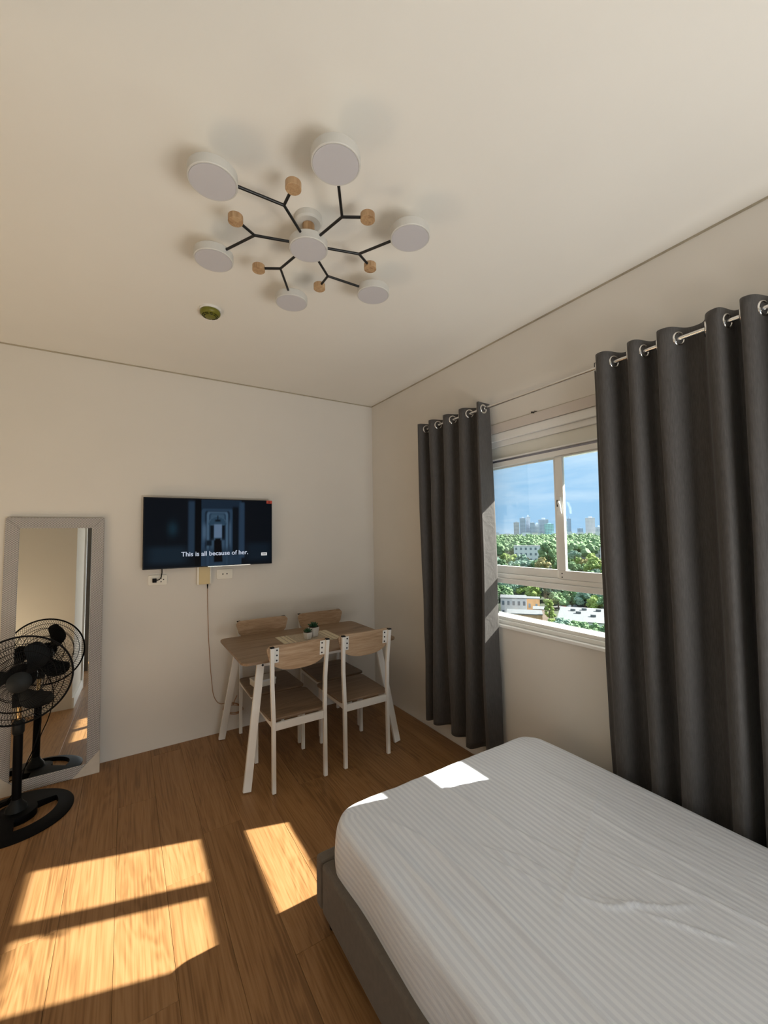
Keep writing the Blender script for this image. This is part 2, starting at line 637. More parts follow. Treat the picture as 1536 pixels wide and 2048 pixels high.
# floor of separate planks
fl = struct(MB().rng(XL, 0.0, YF, 0.0, -0.08, -0.012).build('floor', 'screed'), 'brown oak-look vinyl plank floor')
PW, PL = 0.182, 1.22
pm = MB().rng(-PW / 2 + 0.0004, PW / 2 - 0.0004, -PL / 2 + 0.0004, PL / 2 - 0.0004, -0.012, 0.0).build('plank', 'floor', fl, 0.0008, segs=1)
first = True
rnd = random.Random(4)
for i in range(int(3.55 / PW) + 1):
    cx = -PW / 2 - i * PW - 0.003
    off = (i * 0.41 + rnd.random() * 0.3) % PL
    y = -off + PL / 2 - 0.0
    while y - PL / 2 > YF:
        y0, y1 = max(y - PL / 2, YF), min(y + PL / 2, 0.0)
        if y1 - y0 > 0.05 and cx - PW / 2 > XL:
            if y1 - y0 > PL - 0.01:
                if first:
                    o = pm
                    first = False
                else:
                    o = pm.copy()
                    COL.objects.link(o)
                o.location = (cx, (y0 + y1) / 2, 0)
            else:
                o = MB().rng(-PW / 2 + 0.0004, PW / 2 - 0.0004, -(y1 - y0) / 2 + 0.0004, (y1 - y0) / 2 - 0.0004, -0.012, 0.0).build('plank', 'floor', fl, 0.0008, segs=1)
                o.location = (cx, (y0 + y1) / 2, 0)
        y -= PL

struct(MB().rng(XL - WT, WT, YF - WT, WT, H, H + 0.12).build('ceiling', 'ceil'), 'plain cream painted ceiling')
struct(MB().rng(XL - WT, WT, 0.0, WT, -0.08, H).build('wall_back', 'wall'), 'cream wall behind the television')
w = MB()
w.rng(0, WT, WY1, 0.0, -0.08, H)
w.rng(0, WT, YF - WT, WY0, -0.08, H)
w.rng(0, WT, WY0, WY1, -0.08, WZ0)
w.rng(0, WT, WY0, WY1, WZ1, H)
struct(w.build('wall_right', 'wall'), 'cream wall with the window and grey curtains')
struct(MB().rng(XL - WT, XL, YF - WT, 0.0, -0.08, H).build('wall_left', 'wall'), 'cream side wall of the alcove')
w = MB()
w.rng(XL, -0.02 - 2.35, YF - WT, YF, -0.08, H)
w.rng(-2.37, 0, YF - WT, YF, 2.16, H)
w.rng(-0.33, 0, YF - WT, YF, -0.08, 2.16)
struct(w.build('wall_front', 'wall'), 'cream wall behind the camera with the added door opening')
# partition by the alcove, seen in the mirror
struct(MB().rng(XL, -2.42, -3.05, -2.08, 0.0, H).build('wall_partition', 'wall'), 'cream partition wall reflected in the leaning mirror')
tr = MB().rng(-2.42, -2.404, -3.05, -2.08, 0.0, 0.10).build('baseboard_partition', 'frame_white')
struct(tr, 'white baseboard on the partition wall')
tr = MB().rng(-2.44, -2.40, -3.13, -3.05, 0.0, 2.2).build('trim_4', 'frame_white')
struct(tr, 'white door trim at the end of the partition')
d1 = struct(MB().rng(-3.4, -2.43, -4.42, -4.37, 0.0, 2.1).build('door_1', 'door'), 'dark door in the passage')
MB().cyl((-2.52, -4.37, 1.0), (-2.52, -4.33, 1.0), 0.02).cyl((-2.52, -4.335, 1.0), (-2.63, -4.335, 1.0), 0.009).build('door_handle', 'chrome', d1, smooth=True)
struct(MB().rng(XL, -2.43, -4.56, -4.42, 2.1, H).build('wall_passage', 'wall'))
# made-up balcony door, unseen, added as an opening for extra daylight
d2 = struct(empty('door_2', (-1.35, YF - 0.08, 0.0)), 'unseen white sliding balcony door added as a daylight opening')
for x in (-1.02 + 0.03, 0.0, 1.02 - 0.03):
    MB().rng(x - 0.03, x + 0.03, -0.03, 0.03, 0.0, 2.16).build('stile', 'frame_white', d2, 0.003)
for z in (0.03, 2.13):
    MB().rng(-1.02, 1.02, -0.03, 0.03, z - 0.03, z + 0.03).build('door_rail', 'frame_white', d2, 0.003)

# shadow line under the ceiling, painted as thin brown strips on the walls
struct(MB().rng(XL, 0.0, -0.005, 0.0005, H - 0.008, H).build('trim_shade_1', 'gap'), 'thin dark strip painted as the shadow line between ceiling and back wall')
struct(MB().rng(-0.005, 0.0005, YF, 0.0, H - 0.008, H).build('trim_shade_2', 'gap'), 'thin dark strip painted as the shadow line between ceiling and window wall')
# board above the window with its joint
t3 = struct(empty('trim_3', (0, -1.94, 2.10)), 'painted board above the window with a dark joint line')
MB().rng(-0.004, 0.004, -0.66, 0.66, 0.005, 0.0615).build('board', 'casing', t3, 0.001)
MB().rng(-0.0035, 0.004, -0.66, 0.66, 0.0615, 0.0640).build('joint', 'gap', t3)
ch = MB()
for k in range(5):
    ch.box((-0.004, 0.098 - 0.018 + k * 0.008, 0.066 + 0.003 * sin(k * 2.1)), (0.004, 0.009, 0.008 - abs(k - 2) * 0.0022), Matrix.Rotation(0.4 * k, 3, 'X'))
ch.build('plaster_chip', 'chip', t3)

# ------------------------------------------------------------------ window
win = struct(empty('window_1', (0, 0, 0)), 'white sliding window over a fixed lower pane')


def wbox(name, x0, x1, y0, y1, z0, z1, mat='frame_white', parent=None, bevel=0.0025):
    o = MB().rng(x0, x1, y0, y1, z0, z1).build(name, mat, parent or win, bevel)
    return o


y0, y1 = WY0 + 0.001, WY1 - 0.001
wbox('head_frame', 0.006, 0.13, y0, y1, 2.056, 2.104)
wbox('head_step', 0.026, 0.13, y0, y1, 2.022, 2.0555)
wbox('header_panel', 0.040, 0.12, y0, y1, 1.947, 2.0215, 'header')
wbox('track_lip', 0.022, 0.12, y0, y1, 1.937, 1.9465)
wbox('track_groove', 0.034, 0.12, y0, y1, 1.924, 1.9365, 'track', bevel=0)
wbox('top_rail', 0.026, 0.12, y0, y1, 1.894, 1.9235)
wbox('jamb', 0.012, 0.13, y1 - 0.035, y1 - 0.0005, 0.93, 2.0215)
wbox('jamb', 0.012, 0.13, y0 + 0.0005, y0 + 0.035, 0.93, 2.0215)
wbox('middle_rail', 0.014, 0.13, y0 + 0.036, y1 - 0.036, 1.158, 1.188)
wbox('middle_track', 0.030, 0.13, y0 + 0.036, y1 - 0.036, 1.1885, 1.214)
wbox('bottom_rail', 0.034, 0.13, y0, y1, 0.912, 0.946)
wbox('bottom_lip', 0.016, 0.033, y0, y1, 0.905, 0.927)
wbox('sill', -0.016, 0.15, y0 + 0.001, y1 - 0.001, 0.8885, 0.905)


def sash(ya, yb, xf, left):
    s = empty('sash', (xf, 0, 0))
    s.parent = win
    zb, zt = 1.2145, 1.893
    sw = 0.034
    wbox('sash_rail', 0, 0.022, ya, yb, zb, 1.262, parent=s)
    wbox('sash_rail', 0, 0.022, ya, yb, zt - 0.006, zt, parent=s)
    wbox('stile', 0, 0.022, ya, ya + sw, 1.2625, zt - 0.0065, parent=s)
    wbox('stile', 0, 0.022, yb - sw - (0.010 if not left else 0), yb, 1.2625, zt - 0.0065, parent=s)
    MB().rng(0.009, 0.013, ya + sw, yb - sw, 1.2625, zt - 0.0065).build('pane', 'glass', s)
    return s


sl = sash(-1.945, y1 - 0.036, 0.062, True)
sr = sash(y0 + 0.036, -1.940, 0.034, False)
MB().rng(0.088, 0.092, y0 + 0.036, y1 - 0.036, 0.947, 1.157).build('pane', 'glass', win)
# latch handle and screws on the right sash stile
lt = MB().rng(-0.010, 0.0, -1.975, -1.950, 1.585, 1.665).build('latch', 'frame_white', sr, 0.004)
MB().rng(-0.0145, -0.008, -1.968, -1.954, 1.612, 1.648).build('latch_slot', 'black', sr)
MB().tube([(-0.012, -1.966, 1.642), (-0.030, -1.976, 1.632), (-0.036, -1.986, 1.606), (-0.034, -1.990, 1.572)], [0.007, 0.007, 0.007, 0.006], 8).build('latch_lever', 'frame_white', sr, smooth=True)
for z in (1.226, 1.246):
    MB().cyl((0.001, -1.962, z), (-0.002, -1.962, z), 0.0035, seg=10).build('screw', 'screw', sr)
# concrete ledge outside above the window
tag(MB().rng(WT + 0.001, 0.46, -3.4, -0.5, 2.03, 2.12).build('concrete_ledge', 'ledge'), 'concrete rain ledge outside above the window', 'ledge')

# ------------------------------------------------------------------ curtains
ROD = (-0.095, 2.252)
cr_ = tag(empty('curtain_rod', (ROD[0], -2.1, ROD[1])), 'thin chrome curtain rod over the window', 'curtain rod')
MB().cyl((0, -1.45, 0), (0, 1.19, 0), 0.0085, seg=16).build('rod', 'chrome', cr_, smooth=True)
MB().cyl((0, 1.19, 0), (0, 1.205, 0), 0.014, seg=16).build('end_cap', 'chrome', cr_, smooth=True)
MB().cyl((0, -1.48, 0), (0, -1.45, 0), 0.014, seg=16).build('end_cap', 'chrome', cr_, smooth=True)
for yb in (1.10, -1.38):
    k = MB()
    k.bar((0, yb, -0.012), (0.095, yb, -0.012), 0.012, 0.008)
    k.cyl((0.086, yb, -0.012), (0.0948, yb, -0.012), 0.02, seg=16)
    k.build('bracket', 'chrome', cr_, 0.001)


def sstep(a, b, x):
    t = max(0.0, min(1.0, (x - a) / (b - a)))
    return t * t * (3 - 2 * t)


def curtain(name, label, peaks, ztop, zbot, seed, drift, flap, amp=0.048, start_in=0.03, end_in=0.03, start_a=0.35, end_a=0.6):
    """peaks: y of the folds standing towards the room, from the back wall side on"""
    root = tag(empty(name, (ROD[0], peaks[0], 0)), label, 'curtain')
    ys, xs = [], []
    knots = [(peaks[0] + start_in, start_a)]
    for i, p in enumerate(peaks):
        knots.append((p, -1.0))
        if i < len(peaks) - 1:
            knots.append(((p + peaks[i + 1]) / 2, 1.0))
    knots.append((peaks[-1] - end_in, end_a))
    path = []
    for (ya, a), (yb, b) in zip(knots, knots[1:]):
        n = 14
        for k in range(n):
            t = k / n
            s = (1 - cos(pi * t)) / 2
            # steeper flanks: folds are rounder than a sine
            path.append((ya + (yb - ya) * (0.5 - 0.5 * (1 - 2 * t) * (0.55 + 0.45 * (1 - 2 * t) ** 2)), a + (b - a) * s))
    path.append(knots[-1])
    nv = 70
    verts, faces, uvs = [], [], []
    n = len(path)
    rr = random.Random(seed)
    ph = [rr.uniform(0, 6.28) for _ in range(8)]
    for j in range(nv + 1):
        t = j / nv
        z = ztop + (zbot - ztop) * t
        for i, (y, a) in enumerate(path):
            s = i / (n - 1)
            am = amp * (1.0 - 0.10 * t + 0.14 * sin(ph[0] + 5 * s + 3.0 * t))
            x = a * am + 0.010 * sin(ph[1] + 7 * s * (1 + t) + 4 * t) * t
            yy = y + drift * t * (s - 0.35) + 0.012 * sin(ph[2] + 9 * s + 3.3 * t) * t
            if s > 0.86:
                yy -= flap * t * (s - 0.86) / 0.14
            nzv = noise.noise(Vector((s * 9 + seed, t * 7, seed * 1.7)))
            x += 0.007 * nzv * min(1, t * 4)
            xw = max(-0.068 + 0.014 * sstep(0.75, 0.5, z), min(0.066, x))
            zz = z + (0.010 * sin(ph[3] + 11 * s) if j == nv else 0)
            verts.append((xw, yy - peaks[0], zz))
    for j in range(nv):
        for i in range(n - 1):
            a = j * n + i
            faces.append((a, a + 1, a + n + 1, a + n))
    me = bpy.data.meshes.new('fabric')
    me.from_pydata(verts, [], faces)
    o = meshobj('fabric', me, 'curtain', root, smooth=True, angle=180)
    sol = o.modifiers.new('solidify', 'SOLIDIFY')
    sol.thickness = 0.003
    sol.offset = 0
    # eyelets where the cloth crosses the rod
    zr = ROD[1]
    t = (ztop - zr) / (ztop - zbot)
    row = [verts[int(round(t * nv)) * n + i] for i in range(n)]
    for i in range(n - 1):
        x0_, x1_ = row[i][0], row[i + 1][0]
        if x0_ * x1_ < 0:
            f = x0_ / (x0_ - x1_)
            yv = row[i][1] + f * (row[i + 1][1] - row[i][1])
            d = Vector((x1_ - x0_, row[i + 1][1] - row[i][1], 0)).normalized()
            ax = d.cross(Vector((0, 0, 1)))
            k = MB()
            k.torus((0, yv, zr), ax, 0.0250, 0.0055)
            k.build('eyelet', 'chrome', root, smooth=True, angle=180)
    return root


curtain('curtain', 'grey eyelet curtain left of the window beside the dining set', [-0.93, -1.06, -1.215, -1.375, -1.545], 2.292, 0.135, 3, 0.0, 0.05, start_in=0.035, end_in=-0.012, end_a=1.25)
curtain('curtain', 'dark grey eyelet curtain right of the window beside the bed', [-2.325, -2.46, -2.575, -2.76, -2.845, -3.0, -3.13, -3.27], 2.30, 0.135, 11, 0.05, 0.0, amp=0.052, start_in=0.085, start_a=0.8)

# ------------------------------------------------------------------ bed
bed = tag(empty('bed_frame', (-0.745, -2.9, 0)), 'low taupe upholstered bed frame under the striped mattress', 'bed frame')
BX0, BX1, BY0, BY1 = -1.350 + 0.745, -0.158 + 0.745, -3.95 + 2.9, -1.808 + 2.9
MB().rng(BX0, BX0 + 0.055, BY0, BY1 - 0.056, 0.07, 0.25).build('side_panel', 'upholstery', bed, 0.014, segs=3)
MB().rng(BX1 - 0.055, BX1, BY0, BY1 - 0.056, 0.07, 0.25).build('side_panel', 'upholstery', bed, 0.014, segs=3)
MB().rng(BX0, BX1, BY1 - 0.055, BY1, 0.07, 0.25).build('foot_panel', 'upholstery', bed, 0.014, segs=3)
MB().rng(BX0 + 0.056, BX1 - 0.056, BY0, BY1 - 0.056, 0.14, 0.185).build('slat_base', 'darkgrey', bed)
for x in (BX0 + 0.05, BX1 - 0.05):
    for y in (BY0 + 0.06, BY1 - 0.06):
        MB().lathe([(0.018, 0.0), (0.026, 0.07)], 14, Matrix.Translation((x, y, 0))).build('leg', 'black', bed, smooth=True)

# mattress with its fitted sheet
mt = tag(empty('mattress', (-0.735, -2.9, 0.186)), 'thick mattress in a white striped fitted sheet on the bed', 'mattress')
MX0, MX1, MY0, MY1 = -1.318 + 0.735, -0.168 + 0.735, -3.93 + 2.9, -1.865 + 2.9
zt_ = 0.432 - 0.186
rc, rz_ = 0.10, 0.032
# creases in world coordinates: polyline, width, height
CRE = [([(-1.20, -1.96), (-1.12, -2.16), (-1.09, -2.40), (-1.10, -2.75), (-1.12, -3.10)], 0.010, 0.0095),
       ([(-0.86, -1.98), (-0.84, -2.15), (-0.82, -2.32), (-0.76, -2.52)], 0.008, 0.0080),
       ([(-1.00, -2.02), (-1.01, -2.30), (-0.98, -2.55), (-0.93, -2.80)], 0.020, 0.0060),
       ([(-0.99, -2.36), (-0.955, -2.45), (-0.92, -2.56), (-0.915, -2.68)], 0.007, 0.0090),
       ([(-0.945, -2.33), (-0.90, -2.42), (-0.875, -2.52), (-0.88, -2.62)], 0.006, 0.0085),
       ([(-0.97, -2.31), (-0.945, -2.37), (-0.95, -2.43)], 0.006, 0.0070),
       ([(-0.90, -2.58), (-0.85, -2.66), (-0.79, -2.70), (-0.73, -2.71)], 0.006, 0.0085),
       ([(-0.85, -2.62), (-0.78, -2.70), (-0.70, -2.76), (-0.62, -2.80)], 0.006, 0.0085),
       ([(-0.80, -2.70), (-0.72, -2.82), (-0.66, -2.92)], 0.006, 0.0070),
       ([(-0.26, -2.32), (-0.45, -2.40), (-0.70, -2.50), (-0.95, -2.60), (-1.06, -2.66)], 0.005, 0.0032),
       ([(-0.66, -2.52), (-0.58, -2.80), (-0.50, -3.15)], 0.006, 0.0055),
       ([(-0.52, -2.30), (-0.50, -2.60), (-0.45, -2.95)], 0.010, 0.0030),
       ([(-1.25, -1.98), (-1.21, -2.25), (-1.22, -2.6), (-1.24, -2.9)], 0.016, 0.0080),
       ([(-1.27, -2.15), (-1.18, -2.5), (-1.17, -2.9)], 0.022, 0.0060),
       ([(-0.62, -1.98), (-0.66, -2.20), (-0.64, -2.42)], 0.016, 0.0035)]


def seg_d(px, py, a, b):
    dx, dy = b[0] - a[0], b[1] - a[1]
    t = max(0, min(1, ((px - a[0]) * dx + (py - a[1]) * dy) / (dx * dx + dy * dy)))
    return math.hypot(px - a[0] - t * dx, py - a[1] - t * dy), t


def crease_h(wx, wy):
    h = 0.0
    for pl, wd, ht in CRE:
        best, bt = 9, 0
        for i in range(len(pl) - 1):
            d, t = seg_d(wx, wy, pl[i], pl[i + 1])
            if d < best:
                best, bt = d, (i + t) / (len(pl) - 1)
        if best < wd * 3.2:
            h += 1.15 * ht * math.exp(-(best / wd) ** 2) * sin(pi * min(1, max(0, bt * 0.94 + 0.03)))
    h += 0.0075 * noise.noise(Vector((wx * 7, wy * 1.7, 1.3))) + 0.002 * noise.noise(Vector((wx * 22, wy * 4, 4.1)))
    return h


def rounded_scale(u, r):
    return u


# profile from bottom edge over the side to the top, then a grid inside; superellipse plan
NU, NV = 150, 210
hw, hl = (MX1 - MX0) / 2, (MY1 - MY0) / 2
cxm, cym = (MX0 + MX1) / 2, (MY0 + MY1) / 2
verts, faces, uvl = [], [], []
idx = {}


def ease_edge(t, n_side):
    return t


# cross-section parameter list: side (from bottom up), rounded edge, top
def section(half, depth, nin):
    """list of (offset from centre, drop from top, arc) from -half side to +half side"""
    L_ = []
    r = rz_
    for k in range(8):
        L_.append((-half, -depth + (depth - r) * k / 8))
    for k in range(9):
        a = pi * (1 - k / 16.0)
        L_.append((-half + r + r * cos(a), -r + r * sin(a)))
    n = nin
    for k in range(1, n):
        L_.append((-half + r + (2 * half - 2 * r) * k / n, 0.0))
    R_ = [(-o, d) for o, d in L_[:17]][::-1]
    full = L_ + R_
    arc = [0.0]
    for a, b in zip(full, full[1:]):
        arc.append(arc[-1] + math.hypot(b[0] - a[0], b[1] - a[1]))
    return [(o, d, s) for (o, d), s in zip(full, arc)]


su = section(hw, zt_, 230)
sv = section(hl, zt_, 250)
ni, nj = len(su), len(sv)
for j, (ov, dv, av) in enumerate(sv):
    for i, (ou, du, au) in enumerate(su):
        drop = min(du, dv) if (du < 0 and dv < 0) else (du + dv)
        x, y = ou, ov
        # round the corners in plan
        ix, iy = abs(x) - (hw - rc), abs(y) - (hl - rc)
        if ix > 0 and iy > 0:
            d = math.hypot(ix, iy)
            mxy = max(ix, iy)
            if d > 1e-9:
                f = mxy / d
                x = math.copysign(hw - rc + ix * f, x)
                y = math.copysign(hl - rc + iy * f, y)
        z = zt_ + drop
        bulge = 0.012 * sin(pi * max(0, min(1, z / zt_)))
        wx, wy = x + cxm - 0.735, y + cym - 2.9
        if drop > -0.05:
            z += crease_h(wx, wy) * (1 + drop / 0.05)
            z -= 0.006 * (abs(ou) / hw) ** 8 + 0.004 * (abs(ov) / hl) ** 16
        if drop < -0.01:
            nx, ny = (math.copysign(1, x) if abs(abs(ou) - hw) < 1e-6 else 0), (math.copysign(1, y) if abs(abs(ov) - hl) < 1e-6 else 0)
            wv = 0.004 * sin(wy * 13 + 1.5) * sin(z * 14) + 0.003 * noise.noise(Vector((wx * 6, wy * 6, z * 9)))
            x += nx * (bulge + wv - 0.004)
            y += ny * (bulge + wv - 0.004)
        verts.append((x + cxm, y + cym, max(z, 0.001)))
        uvl.append((au, av))
for j in range(nj - 1):
    for i in range(ni - 1):
        a = j * ni + i
        # skip the degenerate corner squares outside both sides
        if (su[i][1] <= -rz_ - 1e-6 and su[i + 1][1] <= -rz_ + 1e-6 or su[i + 1][1] <= -rz_ - 1e-6) and (sv[j][1] <= -rz_ - 1e-6 or sv[j + 1][1] <= -rz_ - 1e-6):
            pass
        faces.append((a, a + 1, a + ni + 1, a + ni))
me = bpy.data.meshes.new('fitted_sheet')
me.from_pydata(verts, [], faces)
uvm = me.uv_layers.new(name='UVMap')
for lp in me.loops:
    uvm.data[lp.index].uv = uvl[lp.vertex_index]
meshobj('fitted_sheet', me, 'sheet', mt, smooth=True, angle=180)

# ------------------------------------------------------------------ dining table
TX0, TX1, TY0, TY1, TZ = -1.400, -0.315, -0.850, -0.135, 0.727
tb = tag(empty('dining_table', ((TX0 + TX1) / 2, (TY0 + TY1) / 2, 0)), 'small oak-topped dining table with splayed white metal legs', 'table')
tw, tl = (TX1 - TX0) / 2, (TY1 - TY0) / 2


def rrect(hx, hy, r, n=6):
    pts = []
    for sx, sy, a0 in ((1, 1, 0), (-1, 1, 90), (-1, -1, 180), (1, -1, 270)):
        for k in range(n + 1):
            a = radians(a0 + 90 * k / n)
            pts.append((sx * (hx - r) + r * cos(a), sy * (hy - r) + r * sin(a)))
    return pts


MB().prism(rrect(tw, tl, 0.05), TZ - 0.016, TZ, lambda u, v, t: (u, v, t)).build('tabletop', 'oak', tb, 0.003)
for sx in (-1, 1):
    for sy in (-1, 1):
        top = (sx * (tw - 0.125), sy * (tl - 0.075), 0.708)
        foot = (sx * (tw - 0.022), sy * (tl + 0.010), 0.006)
        k = MB().bar(foot, top, 0.020, 0.046, ref=(1, 0, 0))
        k.build('leg', 'white_metal', tb, 0.002)
        MB().cyl((top[0] - sx * 0.008, top[1] + sy * 0.0105, 0.685), (top[0] - sx * 0.008, top[1] + sy * 0.015, 0.685), 0.007, seg=12).build('bolt', 'screw', tb)
for sy in (-1, 1):
    MB().rng(-tw + 0.13, tw - 0.13, sy * (tl - 0.085) - 0.009, sy * (tl - 0.085) + 0.009, 0.672, 0.7105).build('apron_rail', 'white_metal', tb, 0.002)
for sx in (-1, 1):
    MB().rng(sx * (tw - 0.13) - 0.009, sx * (tw - 0.13) + 0.009, -tl + 0.095, tl - 0.095, 0.672, 0.7105).build('apron_rail', 'white_metal', tb, 0.002)


# ------------------------------------------------------------------ chairs
def d_outline(hw, ztop, zbot, n=22):
    pts = []
    h = ztop - zbot
    r = 0.022
    for k in range(6):
        a = radians(90 * k / 5)
        pts.append((hw - r + r * cos(a), ztop - r + r * sin(a)))
    for k in range(6):
        a = radians(90 + 90 * k / 5)
        pts.append((-hw + r + r * cos(a), ztop - r + r * sin(a)))
    for k in range(1, n):
        a = pi + pi * k / n
        c, s = cos(a), sin(a)
        pts.append((hw * math.copysign(abs(c) ** 0.75, c), ztop - r + (h - r) * math.copysign(abs(s) ** 0.85, s)))
    return pts


def make_chair():
    c = empty('dining_chair')
    hx, hy = 0.160, 0.189
    t = 0.022
    for s in (-1, 1):
        k = MB()
        k.bar((s * hx, -hy, 0.004), (s * hx, -hy + 0.006, 0.40), t, t, ref=(0, 1, 0))
        k.bar((s * hx, -hy + 0.006, 0.398), (s * (hx + 0.006), -hy + 0.010, 0.60), t, t, ref=(0, 1, 0))
        k.bar((s * (hx + 0.006), -hy + 0.010, 0.598), (s * (hx + 0.014), -hy - 0.012, 0.826), t, t, ref=(0, 1, 0))
        p = k.build('rear_leg', 'white_metal', c, 0.002)
        MB().box((s * (hx + 0.014), -hy - 0.0122, 0.829), (0.0235, 0.0235, 0.006)).build('end_cap', 'black', p, 0.001)
        pl_ = MB().box((s * (hx - 0.014), -hy + 0.0022, 0.778), (0.034, 0.004, 0.088), Matrix.Rotation(radians(5.5), 3, 'X')).build('fixing_plate', 'white_metal', p, 0.003)
        for dz in (-0.030, 0.0, 0.030):
            MB().cyl((s * (hx - 0.018), -hy + 0.0005 - dz * 0.095, 0.778 + dz), (s * (hx - 0.018), -hy - 0.0025 - dz * 0.095, 0.778 + dz), 0.0052, seg=10).build('screw', 'screw', p)
        MB().rng(s * hx - t / 2, s * hx + t / 2, hy - t / 2, hy + t / 2, 0.004, 0.398).build('front_leg', 'white_metal', c, 0.002)
        MB().rng(s * hx - 0.009, s * hx + 0.009, -hy + 0.014, hy - 0.0115, 0.366, 0.398).build('side_rail', 'white_metal', c, 0.0015)
    MB().rng(-hx + 0.0115, hx - 0.0115, -hy - 0.004, -hy + 0.014, 0.350, 0.392).build('rear_rail', 'white_metal', c, 0.0015)
    MB().rng(-hx + 0.0115, hx - 0.0115, hy - 0.009, hy + 0.009, 0.358, 0.398).build('front_rail', 'white_metal', c, 0.0015)
    # plywood seat: slightly wider at the front, rounded corners
    out = []
    for x, y in rrect(1, 1, 0.16):
        w_ = 0.178 + 0.012 * (y + 1) / 2
        out.append((x * w_, y * 0.198 + 0.022))
    MB().prism(out, 0.3985, 0.413, lambda u, v, tt: (u, v, tt)).build('seat', 'seat_oak_shaded', c, 0.003)
    # curved D-shaped plywood backrest in front of the posts
    bk = MB()
    tilt = radians(5.5)
    pts = d_outline(0.196, 0.834, 0.678)
    # strips so that the board can bend
    bm = bk.b
    nx = 25
    xs = [-0.196 + 0.392 * i / (nx - 1) for i in range(nx)]

    def lim(x):
        a = [zz for zz in ()]
        top = bot = None
        zs = []
        for (xa, za), (xb, zb) in zip(pts, pts[1:] + pts[:1]):
            if (xa - x) * (xb - x) <= 0 and abs(xb - xa) > 1e-9:
                zs.append(za + (zb - za) * (x - xa) / (xb - xa))
        return (min(zs), max(zs)) if zs else (0.79, 0.80)
    front, back = [], []
    for x in xs:
        lo, hi = lim(max(-0.1955, min(0.1955, x)))
        f_, b_ = [], []
        for kz in range(5):
            z = lo + (hi - lo) * kz / 4
            y = -hy + 0.012 - 0.014 * (1 - (x / 0.196) ** 2) - (z - 0.778) * math.tan(tilt)
            f_.append(bm.verts.new((x, y + 0.0125, z)))
            b_.append(bm.verts.new((x, y, z)))
        front.append(f_)
        back.append(b_)
    for i in range(nx - 1):
        for kz in range(4):
            bm.faces.new((front[i][kz], front[i + 1][kz], front[i + 1][kz + 1], front[i][kz + 1]))
            bm.faces.new((back[i][kz + 1], back[i + 1][kz + 1], back[i + 1][kz], back[i][kz]))
        bm.faces.new((front[i][4], front[i + 1][4], back[i + 1][4], back[i][4]))
        bm.faces.new((back[i][0], back[i + 1][0], front[i + 1][0], front[i][0]))
    for i in (0, nx - 1):
        for kz in range(4):
            bm.faces.new((front[i][kz], front[i][kz + 1], back[i][kz + 1], back[i][kz]))
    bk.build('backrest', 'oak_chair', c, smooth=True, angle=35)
    return c


proto = make_chair()
CH = [(-1.090, -0.767, 0, 'oak and white metal chair nearest the camera, in front of the table at left'),
      (-0.632, -0.767, 0, 'oak and white metal chair in front of the table, nearest the window curtain'),
      (-1.080, -0.295, pi, 'oak and white metal chair behind the table at left, against the wall'),
      (-0.598, -0.295, pi, 'oak and white metal chair behind the table at right, near the corner')]
for i, (x, y, r, lab) in enumerate(CH):
    c = proto if i == 0 else copy_tree(proto)
    c.location = (x, y, 0)
    c.rotation_euler = (0, 0, r)
    tag(c, lab, 'chair', 'dining chairs around the table')

# white box lying on the rear left chair
bx = tag(empty('cardboard_box', (-1.14, -0.34, 0.4135), 0.12), 'small pale box lying on the seat of the rear left chair', 'box')
MB().rng(-0.075, 0.075, -0.055, 0.055, 0.0, 0.034).build('box_body', 'plate', bx, 0.002)
MB().rng(-0.077, 0.077, -0.057, 0.057, 0.0345, 0.048).build('lid', 'white_metal', bx, 0.002)

# ------------------------------------------------------------------ runner and succulents on the table
rn = tag(empty('table_runner', (-0.850, -0.490, TZ)), 'small woven beige placemat with striped ends on the table', 'placemat')
RW, RH = 0.205, 0.150
M['linen'] = plain('linen', (0.46, 0.39, 0.29), 0.9, noise_amt=0.18, nscale=120, bump=0.4, bscale=500)
M['linen_l'] = plain('linen_light', (0.68, 0.60, 0.43), 0.9, noise_amt=0.12, nscale=120, bump=0.4, bscale=500)
MB().rng(-RW, RW, -RH, RH, 0.0006, 0.0026).build('woven_cloth', 'linen', rn)
for s in (-1, 1):
    for o_, w_ in ((0.185, 0.014), (0.150, 0.012), (0.120, 0.005)):
        MB().rng(s * o_ - w_, s * o_ + w_, -RH, RH, 0.0027, 0.0032).build('stripe', 'linen_l', rn)


def succulent(x, y, size, hgt, label, seed):
    r = tag(empty('potted_succulent', (x, y, TZ + 0.0033), 0.35), label, 'potted plant', 'succulents on the table')
    k = MB()
    ts = size
    bs = size * 0.72
    k.prism(rrect(1, 1, 0.35), 0, 1, lambda u, v, t: (u * (bs + (ts - bs) * t), v * (bs + (ts - bs) * t), hgt * t))
    k.build('pot', 'pot', r, 0.003)
    MB().prism(rrect(ts * 0.86, ts * 0.86, ts * 0.3), hgt - 0.001, hgt + 0.003, lambda u, v, t: (u, v, t)).build('soil', 'soil', r)
    rr = random.Random(seed)
    for k_ in range(26):
        f = k_ / 26
        a = k_ * 2.399 + rr.uniform(-0.2, 0.2)
        el = radians(18 + 62 * f + rr.uniform(-8, 8))
        Ln = ts * (1.15 - 0.45 * f) * rr.uniform(0.85, 1.15)
        d = Vector((cos(a) * cos(el), sin(a) * cos(el), sin(el)))
        b0 = Vector((cos(a) * ts * 0.25 * (1 - f), sin(a) * ts * 0.25 * (1 - f), hgt + 0.002 + 0.25 * ts * f))
        lf = MB().tube([b0, b0 + d * Ln * 0.35, b0 + d * Ln * 0.75 + Vector((0, 0, 0.04 * Ln)), b0 + d * Ln + Vector((0, 0, 0.12 * Ln))],
                       [ts * 0.10, ts * 0.19, ts * 0.14, ts * 0.01], 6)
        lf.build('leaf', 'leaf', r, smooth=True, angle=180)
    return r


